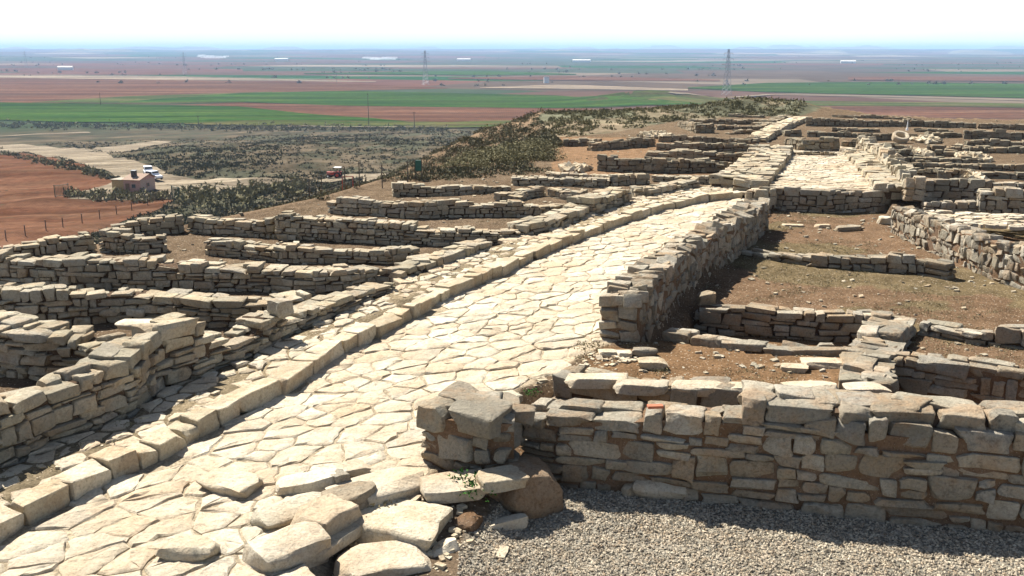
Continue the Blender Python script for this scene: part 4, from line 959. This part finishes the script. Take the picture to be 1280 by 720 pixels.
for k, (px, py, s_) in enumerate(places):
    hx, hy = hit(px, py) if px < 560 else P(px, py, -.5)[:2]
    z = float(height(hx, hy)); o = bpy.data.objects.new('bush', bush_src[k % 4]); COL.objects.link(o); o.location = (hx, hy, z-.05); o.scale = (s_*1.15, s_*1.15, s_*.78); o.rotation_euler = (0, 0, random.uniform(0, 6))
    ex_ = {4: 'widest', 5: 'uphill', 7: 'highest middle', 8: 'topmost', 10: 'lower right', 12: 'top right small', 14: 'leftmost small', 15: 'lower middle', 17: 'back left', 18: 'second back left'}.get(k)
    if px > 560 and ex_: tag(o, ex_+' olive-green bush of the cluster left of the orange terrace', 'bush', 'olive bushes on the bank'); continue
    if px < 560: tag(o, 'small olive bush behind the stepped outer wall, '+{19: 'second from the left', 20: 'rightmost of four', 21: 'leftmost of four', 22: 'third of four, lowest'}.get(k, 'one of four'), 'bush', 'small bushes behind the stepped wall'); continue
    tag(o, 'rounded olive-green bush in the cluster on the bank left of the orange terrace' if px > 560 else 'small olive bush on the tan bank behind the stepped wall', 'bush', 'olive bushes on the bank' if px > 560 else 'small bushes behind the stepped wall')
# mound scrub
X_ = rg.uniform(-1, 27, 9000); Y_ = rg.uniform(42, 104, 9000); ok = inpoly(X_, Y_, SITE) & inpoly(X_, Y_, SC) & (X_/Y_ < .30); X_, Y_ = X_[ok], Y_[ok]; ok = rg.random(len(X_)) < np.clip((fbm(X_/2, Y_/2.5, 71)-.40)*6+1.2*np.exp(-((X_-15.5)/6)**2-((Y_-66)/6)**2), .12, 1); X_, Y_ = X_[ok], Y_[ok]
o = tufts('mound_scrub', [(x, y, z-.03, s_) for x, y, z, s_ in zip(X_, Y_, height(X_, Y_), rg.uniform(.15, .42, len(X_)))], M_OLIVE, 15, 30, spread=1.4, up=.75, wd=.16); tag(o, 'dark tufts on the spoil mound at the far end', kind='stuff')
# dry grass on the site: pavement, room edges, joints
def ptgrass(polys, seed, smin, smax):
    rg = np.random.default_rng(seed); sp = []
    for poly, k in polys:
        pa = np.array([p[:2] for p in poly]); q = rg.uniform(pa.min(0), pa.max(0), (k*3, 2)); q = q[inpoly(q[:, 0], q[:, 1], poly)][:k]; q = q[fbm(q[:, 0]*.9, q[:, 1]*.9, seed) > .5]
        for (x, y), z in zip(q, hgrid(q[:, 0], q[:, 1])): sp.append((x, y, z-.005, rg.uniform(smin, smax)))
    return sp
o = tufts('dry_grass', ptgrass([(zwalk, 1100), (z5, 4500), (z4e, 700), (leftrooms, 3000), (ZONES[7][0], 700)], 83, .04, .11), M_DRY, 21, 14, spread=1.8, up=.5, wd=.10); tag(o, 'sparse dry grass on the earth floors', kind='stuff')
o = tufts('weeds', ptgrass([(zwalk, 500), (Z([(640, 492, 0), (745, 436, 0), (830, 440, 0), (700, 470, 0)]), 200), (Z([(420, 700, -.1), (520, 700, -.1), (540, 590, 0), (430, 600, 0)]), 140)], 87, .05, .12), M_OLIVE, 22, 16, spread=1.5, up=.6, wd=.10); tag(o, 'low weeds in the pavement joints', kind='stuff')
def plant(px, py, z, s_, label, m=M_GREEN, n_=160, seed=1):
    r2 = np.random.default_rng(seed); V = tuft(0, 0, 0, s_, n_, r2, spread=1.9, up=.45, wd=.06); me = fast_mesh('foliage', V, np.arange(len(V)).reshape(-1, 3), np.repeat(r2.random(n_), 3))
    X_, Y_, _ = P(px, py, z); o = link('weed_plant', me, m); o.location = (X_, Y_, z); tag(o, label, 'plant', kind='stuff' if n_ < 200 or s_ > .33 and m is M_DRY else None)
plant(598, 607, .02, .34, 'bright green leafy weed growing by the brown boulder', seed=2, n_=260)
plant(664, 492, -.02, .16, 'small yellow-green moss tuft at the start of the slab step', seed=3)
plant(438, 655, -.1, .3, 'grey-green weed between two grey blocks at the street edge', M_OLIVE, 220, 4)
plant(470, 640, -.1, .34, 'dry weed patch on the pale boulder side', M_DRY, 240, 5)
plant(826, 466, -.03, .16, 'dark grass tuft beside the pale block in the small room', M_OLIVE, 120, 6)
plant(738, 436, -.02, .26, 'dry tuft at the foot of the house wall end', M_DRY, 160, 7)

# ------------------------------------------------------------------ things in the valley
M_METAL = simple('grey_steel', (.20, .21, .22), .5, .6); M_WOOD = simple('weathered_wood', (.10, .08, .06), .9)
def pylon(px, pyb, hgt, label, arms=3):
    hx, hy = hit(px, pyb); z = float(height(hx, hy)); r = empty('pylon', (hx, hy, z), .4); tag(r, label, 'pylon', 'power pylons on the plain')
    mb = MB(); b0, b1 = hgt*.085, hgt*.014; lv = 9
    W_ = [b0+(b1-b0)*(k/lv)**.75 for k in range(lv+1)]; zz_ = [hgt*k/lv for k in range(lv+1)]; cr = lambda k: [(sx*W_[k], sy*W_[k], zz_[k]) for sx, sy in ((1, 1), (-1, 1), (-1, -1), (1, -1))]
    lr = .10+hgt*.001
    for k in range(lv):
        A1, B1 = cr(k), cr(k+1)
        for j in range(4): mb.bar(A1[j], B1[j], lr, 4); mb.bar(A1[j], B1[(j+1) % 4], lr*.6, 3); mb.bar(A1[(j+1) % 4], B1[j], lr*.6, 3)
    mb.build('lattice_mast', M_METAL, r)
    for k in range(arms):
        za = hgt*(.66+.12*k); L = hgt*(.16-.02*k)
        for s_ in (-1, 1):
            ab = MB(); ab.bar((0, 0, za), (s_*L, 0, za+.2), lr, 4); ab.bar((0, 0, za+hgt*.04), (s_*L, 0, za+.2), lr*.7, 4); ab.bar((s_*L, 0, za), (s_*L, 0, za-hgt*.03), lr*.8, 4); ab.build('cross_arm', M_METAL, r)
pylon(532, 106, 42, 'tall lattice pylon left of centre on the horizon'); pylon(908, 119, 44, 'tall thin pylon above the spoil mound', 3)
pylon(231, 92, 38, 'small faint pylon on the left plain'); pylon(33, 84, 38, 'faintest pylon at the far left horizon'); 
def pole(px, pyb, hgt, label, arm=True):
    hx, hy = hit(px, pyb); z = float(height(hx, hy)); r = empty('utility_pole', (hx, hy, z)); tag(r, label, 'utility pole', 'wooden poles in the fields')
    MB().bar((0, 0, -.3), (0, 0, hgt), .22, 6, .14).build('post', M_WOOD, r)
    if arm: MB().bar((-.9, 0, hgt-.5), (.9, 0, hgt-.5), .1, 4).build('cross_arm', M_WOOD, r)
pole(461, 157, 18, 'tall wooden pole in the red and green fields'); pole(518, 161, 9, 'short pole at the lower edge of the red field'); pole(421, 104, 16, 'distant pole with a pale top'); pole(126, 132, 10, 'pole in front of the red band', False); pole(745/3, 158, 6, 'low pole at the green field edge')
# gate-house in the car park
def hut():
    hx, hy = hit(162, 240); z = float(height(hx, hy))-.05; px_m = hy/F*1.03
    r = empty('visitor_hut', (hx, hy, z), RD(-12)); r.scale = (.72, .72, .72); tag(r, 'small ochre and pink hut with a flat annexe in the car park', 'hut')
    och = simple('ochre_render', (.40, .27, .13), .9); pink = simple('pink_render', (.42, .24, .20), .9); white = simple('pale_render', (.36, .27, .23), .9)
    MB().box((-1.6, 0, 1.35), (2.9, 3.2, 2.7)).build('annexe_wall', och, r)
    MB().prism([(-1.9, 0), (-1.9, 2.9), (1.6, 3.7), (3.9, 2.9), (3.9, 0)], .0, 3.9).build('wall', pink, r)
    MB().box((3.93, 1, 1.4), (.06, 5.4, 2.8)).build('gable_wall', white, r)
    MB().box((-1.65, 0, 2.79), (3.3, 3.7, .16)).build('flat_roof', simple('roof_slab', (.28, .24, .18), .9), r)
    tl = simple('roof_tile', (.24, .16, .11), .9)
    MB().prism([(-2.3, 2.80), (-2.3, 2.94), (1.6, 3.92), (1.6, 3.76)], -.2, 4.2).build('roof', tl, r); MB().prism([(1.6, 3.76), (1.6, 3.92), (4.3, 2.96), (4.3, 2.8)], -.2, 4.2).build('roof', tl, r)
    ch = MB().box((1.6, -.2, 3.9), (.9, .9, 1.5)).build('chimney', simple('dark_chimney', (.07, .06, .06), .9), r); MB().box((1.6, -.2, 4.72), (1.1, 1.1, .14)).build('chimney_cap', M_METAL, ch)
    gl = simple('dark_glass', (.03, .035, .04), .2)
    d = MB().box((.9, -1.93, 1.05), (.95, .06, 2.1)).build('door', simple('brown_door', (.16, .09, .05), .7), r); MB().box((1.25, -1.99, 1.05), (.1, .06, .12)).build('handle', M_METAL, d)
    for x in (2.4,): f_ = MB().box((x, -1.93, 1.6), (1.0, .06, .9)).build('window', white, r); MB().box((x, -1.975, 1.6), (.84, .04, .74)).build('pane', gl, f_)
    f_ = MB().box((3.99, 1.0, 1.6), (.06, 1.0, .9)).build('window', pink, r); MB().box((4.03, 1.0, 1.6), (.04, .84, .74)).build('pane', gl, f_)
hut()
def car(px, py, col, label, rz, sc=1.0):
    hx, hy = hit(px, py); z = float(height(hx, hy))+.2; r = empty('parked_car', (hx, hy, z), rz); r.scale = (sc, sc, sc); tag(r, label, 'car')
    pm = simple('car_paint', col, .35, 0, .05); gl = simple('car_glass', (.02, .025, .03), .15); bk = simple('tyre_rubber', (.02, .02, .02), .9)
    def pr(prof, w_, nm, m, par, bev=.04): 
        mb = MB(); i = len(mb.v)
        for yy_ in (-w_/2, w_/2):
            for x, zz__ in prof: mb.v.append((x, yy_, zz__))
        k = len(prof)
        for j in range(k): mb.f.append((j, j+k, (j+1) % k+k, (j+1) % k))
        mb.f.append(tuple(range(k))); mb.f.append(tuple(reversed(range(k, 2*k)))); return mb.build(nm, m, par, bev)
    pr([(-2.1, .35), (-2.15, .85), (-2.0, 1.0), (.9, 1.02), (1.95, .9), (2.1, .6), (2.1, .35)], 1.75, 'body', pm, r, .08)
    pr([(-2.0, 1.0), (-1.9, 1.75), (.35, 1.78), (1.0, 1.02)], 1.6, 'cabin', pm, r, .06)
    pr([(-1.8, 1.08), (-1.75, 1.6), (.25, 1.62), (.75, 1.08)], 1.66, 'side_window', gl, r, .01)
    MB().box((.70, 0, 1.38), (.04, 1.4, .60), 0).build('windscreen', gl, r).rotation_euler = (0, 0, 0)
    for sx in (-1.35, 1.35):
        for sy in (-.85, .85):
            wv = MB().bar((sx, sy-.1, .34), (sx, sy+.1, .34), .34, 14).build('wheel', bk, r); MB().bar((sx, sy-.12, .34), (sx, sy+.12, .34), .19, 10).build('rim', M_METAL, wv)
    for sy in (-.65, .65): MB().box((2.1, sy, .72), (.06, .3, .16)).build('headlight', simple('lamp_glass', (.6, .6, .6), .2), r)
    MB().box((2.12, 0, .42), (.1, 1.7, .16)).build('bumper', bk, r)
car(193, 226, (.75, .76, .78), 'white off-road car parked behind the hut gable', RD(-40), .85); car(186, 220, (.78, .78, .78), 'white van parked just behind the off-road car', RD(-65), .9)
# tractor
def tractor():
    hx, hy = hit(419, 223.5); z = float(height(hx, hy))+.1; r = empty('tractor', (hx, hy, z), RD(170)); r.scale = (.72, .72, .72); tag(r, 'small red tractor with a white canopy on the slope', 'tractor')
    red = simple('red_paint', (.36, .035, .015), .5); bk = simple('black_rubber', (.02, .02, .02), .9); wh = simple('white_canopy', (.75, .75, .73), .6)
    MB().prism([(-.4, .7), (-.4, 1.35), (-.3, 1.45), (.3, 1.45), (.4, 1.35), (.4, .7)], .1, 1.9).build('bonnet', red, r, .03); MB().box((-.7, 0, .9), (1.3, .7, .5)).build('rear_body', red, r, .03)
    MB().box((1.0, 0, .55), (2.2, .35, .3)).build('chassis', bk, r)
    for sy in (-.7, .7):
        MB().box((-.8, sy, 1.45), (1.2, .4, .08), 0).build('mudguard', red, r)
        w_ = MB().bar((-.8, sy-.18, .75), (-.8, sy+.18, .75), .75, 16).build('rear_wheel', bk, r); MB().bar((-.8, sy-.2, .75), (-.8, sy+.2, .75), .4, 12).build('rim', red, w_)
        w_ = MB().bar((1.5, sy-.12, .42), (1.5, sy+.12, .42), .42, 14).build('front_wheel', bk, r); MB().bar((1.5, sy-.14, .42), (1.5, sy+.14, .42), .22, 10).build('rim', wh, w_)
    MB().box((-.9, 0, 1.35), (.5, .5, .12)).box((-1.15, 0, 1.6), (.08, .5, .5)).build('seat', bk, r)
    for sx in (-1.3, -.1):
        for sy in (-.55, .55): MB().bar((sx, sy, 1.2), (sx, sy, 2.45), .04, 5).build('canopy_post', bk, r)
    MB().box((-.7, 0, 2.5), (1.7, 1.4, .1)).build('canopy', wh, r, .03); MB().bar((.9, .2, 1.4), (.9, .2, 2.1), .05, 6).build('exhaust', bk, r)
    MB().bar((-.35, 0, 1.3), (-.5, 0, 1.65), .03, 5).bar((-.5, -.2, 1.66), (-.5, .2, 1.66), .025, 5).build('steering_wheel', bk, r)
tractor()
# fences
def fence(pts, label, hgt=1.2, name='wire_fence'):
    W_ = [hit(*p) for p in pts]; z0 = float(height(*W_[0])); r = empty(name, (*W_[0], z0)); tag(r, label, 'fence'); T_ = []
    for x, y in W_:
        z = float(height(x, y)); MB().bar((x-W_[0][0], y-W_[0][1], z-z0-.2), (x-W_[0][0], y-W_[0][1], z-z0+hgt), min(.055, .0006*math.hypot(x, y)), 5).build('post', M_WOOD, r); T_.append((x-W_[0][0], y-W_[0][1], z-z0))
    for k in range(3):
        mb = MB()
        for a_, c_ in zip(T_[:-1], T_[1:]): hz = hgt*(.3+.32*k); mb.bar((a_[0], a_[1], a_[2]+hz), (c_[0], c_[1], c_[2]+hz), .006, 3)
        mb.build('wire', M_WOOD, r)
fence([(-20, 312), (8, 302), (32, 296), (58, 290), (79, 285), (103, 280), (125, 275), (146, 269), (165, 264), (185, 258), (204, 253)], 'wire fence on thin posts crossing the red field')
fence([(80, 247), (98, 250), (120, 252), (145, 252), (170, 252), (195, 252), (214, 251)], 'low wire fence round the front of the car park')
fence([(388, 258), (403, 252), (432, 247), (450, 240), (478, 236), (510, 232)], 'wire fence on posts along the tan bank edge', .75)
def gate(px, py, rz, label, w_=2.2, hgt=2.0, col=(.06, .09, .06)):
    hx, hy = hit(px, py); z = float(height(hx, hy)); r = empty('metal_gate', (hx, hy, z), rz); tag(r, label, 'gate', 'green metal gates of the car park'); m = simple('green_paint', col, .6)
    for s_ in (-1, 1): MB().bar((s_*w_/2, 0, 0), (s_*w_/2, 0, hgt), .07, 6).build('post', m, r)
    for z_ in (.25, hgt-.15): MB().box((0, 0, z_), (w_, .06, .06)).build('rail', m, r)
    for k in range(9): MB().box((-w_/2+w_*(k+1)/10, 0, hgt/2), (.05, .04, hgt-.4)).build('bar', m, r)
gate(78, 247, RD(55), 'dark green gate leaf at the left end of the car park'); gate(220, 251, RD(-50), 'dark green gate leaf at the right end of the car park', 2.6)
hx, hy = hit(527, 226); z = float(height(hx, hy)); r = empty('notice_board', (hx, hy, z), RD(10)); tag(r, 'small dark green board on two posts at the edge of the slope', 'board')
sc_ = hy/75; gm_ = simple('board_green', (.02, .09, .065), .6)
MB().box((-.1, 0, 1.15*sc_/1), (.45*sc_, .06, .8*sc_)).build('panel', gm_, r)
for s_ in (-1, 1): MB().bar((-.1+s_*.25*sc_, 0, -.1), (-.1+s_*.25*sc_, 0, 1.6*sc_), .04*sc_, 5).build('post', M_WOOD, r)
hx, hy = hit(435, 240); z = float(height(hx, hy)); r = empty('barrier', (hx, hy, z), 0); tag(r, 'thin red barrier frame near the tractor', 'barrier'); rm = simple('red_bar', (.4, .06, .04), .5)
s_ = hy/90
for x in (-.5, .5): MB().bar((x*s_, 0, 0), (x*s_, 0, 1.3*s_), .04*s_, 5).build('post', rm, r)
MB().bar((-.5*s_, 0, 1.25*s_), (.5*s_, 0, 1.25*s_), .04*s_, 5).build('rail', rm, r)
# white marker and stone ring in the far ruins
X_, Y_, _ = P(1134, 161, .05); mk = simple('white_paint', (.78, .78, .75), .6)
r = empty('survey_marker', (X_, Y_, 0)); tag(r, 'slim white tapering marker post in front of the longest dark wall', 'marker post'); MB().bar((0, 0, .05), (0, 0, .5), .04, 10, .012).build('shaft', mk, r); MB().bar((0, 0, -.05), (0, 0, .08), .07, 12, .06).build('foot', mk, r)
X_, Y_, _ = P(1125, 171, .25); rv, rt = [], []
K_ = 28
for i in range(K_):
    a_ = 2*math.pi*i/K_
    for (rr, zz_) in ((.36, 0), (.38, .22), (.35, .27), (.25, .27), (.22, .22), (.22, 0)): q = rr*random.uniform(.97, 1.03); rv.append((math.cos(a_)*q, math.sin(a_)*q*1.0, zz_))
for i in range(K_):
    for j in range(6): rt.append((i*6+j, ((i+1) % K_)*6+j, ((i+1) % K_)*6+(j+1) % 6, i*6+(j+1) % 6))
me = bpy.data.meshes.new('stone_ring'); me.from_pydata(rv, [], rt); o = link('stone_ring', me, M_PAVE); o.location = (X_, Y_, .12); o.rotation_euler = (RD(28), 0, 0); tag(o, 'round pale stone ring set among the far right walls', 'stone ring')
# smoke on the horizon, farms, tree clumps on the plain
def smoke(px, D, wd, hgt, label):
    d = ray(px, 78); t = D/d[1]; x, y = d[0]*t, D; z = float(height(x, y))-2
    mb = MB(); V, T = VAR['rock']['arr'][3]; Vs, Ts, off = [], [], 0
    for k in range(9):
        f = k/8; V2 = V*np.array([wd*.35, wd*.3, hgt*.45])*(.6+.6*random.random())+np.array([x+(f-.5)*wd*.9, y+random.gauss(0, wd*.1), z+hgt*(.3+.5*abs(f-.5)*random.random())]); Vs.append(V2); Ts.append(T+off); off += len(V)
    me = fast_mesh('smoke', np.concatenate(Vs), np.concatenate(Ts)); m = bpy.data.materials.new('smoke_volume'); m.use_nodes = True; nn = m.node_tree; nn.nodes.clear()
    oo = nn.nodes.new('ShaderNodeOutputMaterial'); pv = nn.nodes.new('ShaderNodeVolumePrincipled'); pv.inputs['Color'].default_value = (.97, .97, .97, 1); pv.inputs['Density'].default_value = .02; nn.links.new(pv.outputs[0], oo.inputs['Volume'])
    tag(link('smoke', me, m), label, 'smoke', kind='stuff')
smoke(268, 4300, 110, 24, 'white smoke plume low over the left plain'); smoke(475, 4000, 120, 20, 'white smoke plume low over the middle plain')
fw = simple('farm_white', (.7, .68, .64), .8)
for k, (px, py, w_, lb) in enumerate([(82, 87.5, 30, 'pale farm building on the left plain'), (352, 75.5, 50, 'long pale shed far off, left of the middle'), (580, 76, 50, 'pale shed in the distance right of the pylon'), (727, 77.5, 60, 'white shed in the distance over the ruins'), (1060, 79, 45, 'small pale shed on the right plain'), (683, 104, 7, 'small white hut on the plain beside the brown field')]):
    hx, hy = hit(px, py); z = float(height(hx, hy)); r = empty('farm_building', (hx, hy, z), random.uniform(-.4, .4)); tag(r, lb, 'farm building')
    MB().box((0, 0, 3), (w_, w_*.3, 6)).build('wall', fw, r); MB().prism([(-w_*.17, 6), (0, 8.5), (w_*.17, 6)], -w_*.51, w_*.51).build('roof', simple('pale_roof', (.6, .56, .5), .8), r)
spots = []
for k in range(90):
    px, py = random.uniform(-20, 1300), random.choice((70, 74, 78, 81, 86, 92, 96, 104))+random.gauss(0, 2)
    if py < 68: continue
    hx, hy = hit(px, py)
    if hy > 9000: continue
    for j in range(random.randrange(2, 7)): spots.append((hx+random.gauss(0, 45), hy+random.gauss(0, 10), float(height(hx, hy))-.3, random.uniform(2.5, 6)))
o = tufts('distant_trees', spots, M_SCRUB, 31, 26, spread=1.2, up=.9, wd=.22); tag(o, 'dark specks of trees and hedges scattered over the plain', kind='stuff')

# ------------------------------------------------------------------ haze
hb = MB().box((0, 16000, 0), (90000, 66000, 1)); zlo, zhi = -48, 66
hb.v = [(v_[0], v_[1], zlo if v_[2] < 0 else zhi) for v_ in hb.v]
m = bpy.data.materials.new('haze_air'); m.use_nodes = True; nn = m.node_tree; nn.nodes.clear(); oo = nn.nodes.new('ShaderNodeOutputMaterial'); pv = nn.nodes.new('ShaderNodeVolumePrincipled')
pv.inputs['Color'].default_value = (.42, .64, .95, 1); pv.inputs['Density'].default_value = 1.25e-4; pv.inputs['Anisotropy'].default_value = .0
nn.links.new(pv.outputs[0], oo.inputs['Volume']); tag(hb.build('haze', m), 'pale blue haze over the valley', kind='stuff')
import time as _t
print('objects', len(bpy.data.objects), 'tris', sum(len(m_.polygons) for m_ in bpy.data.meshes))
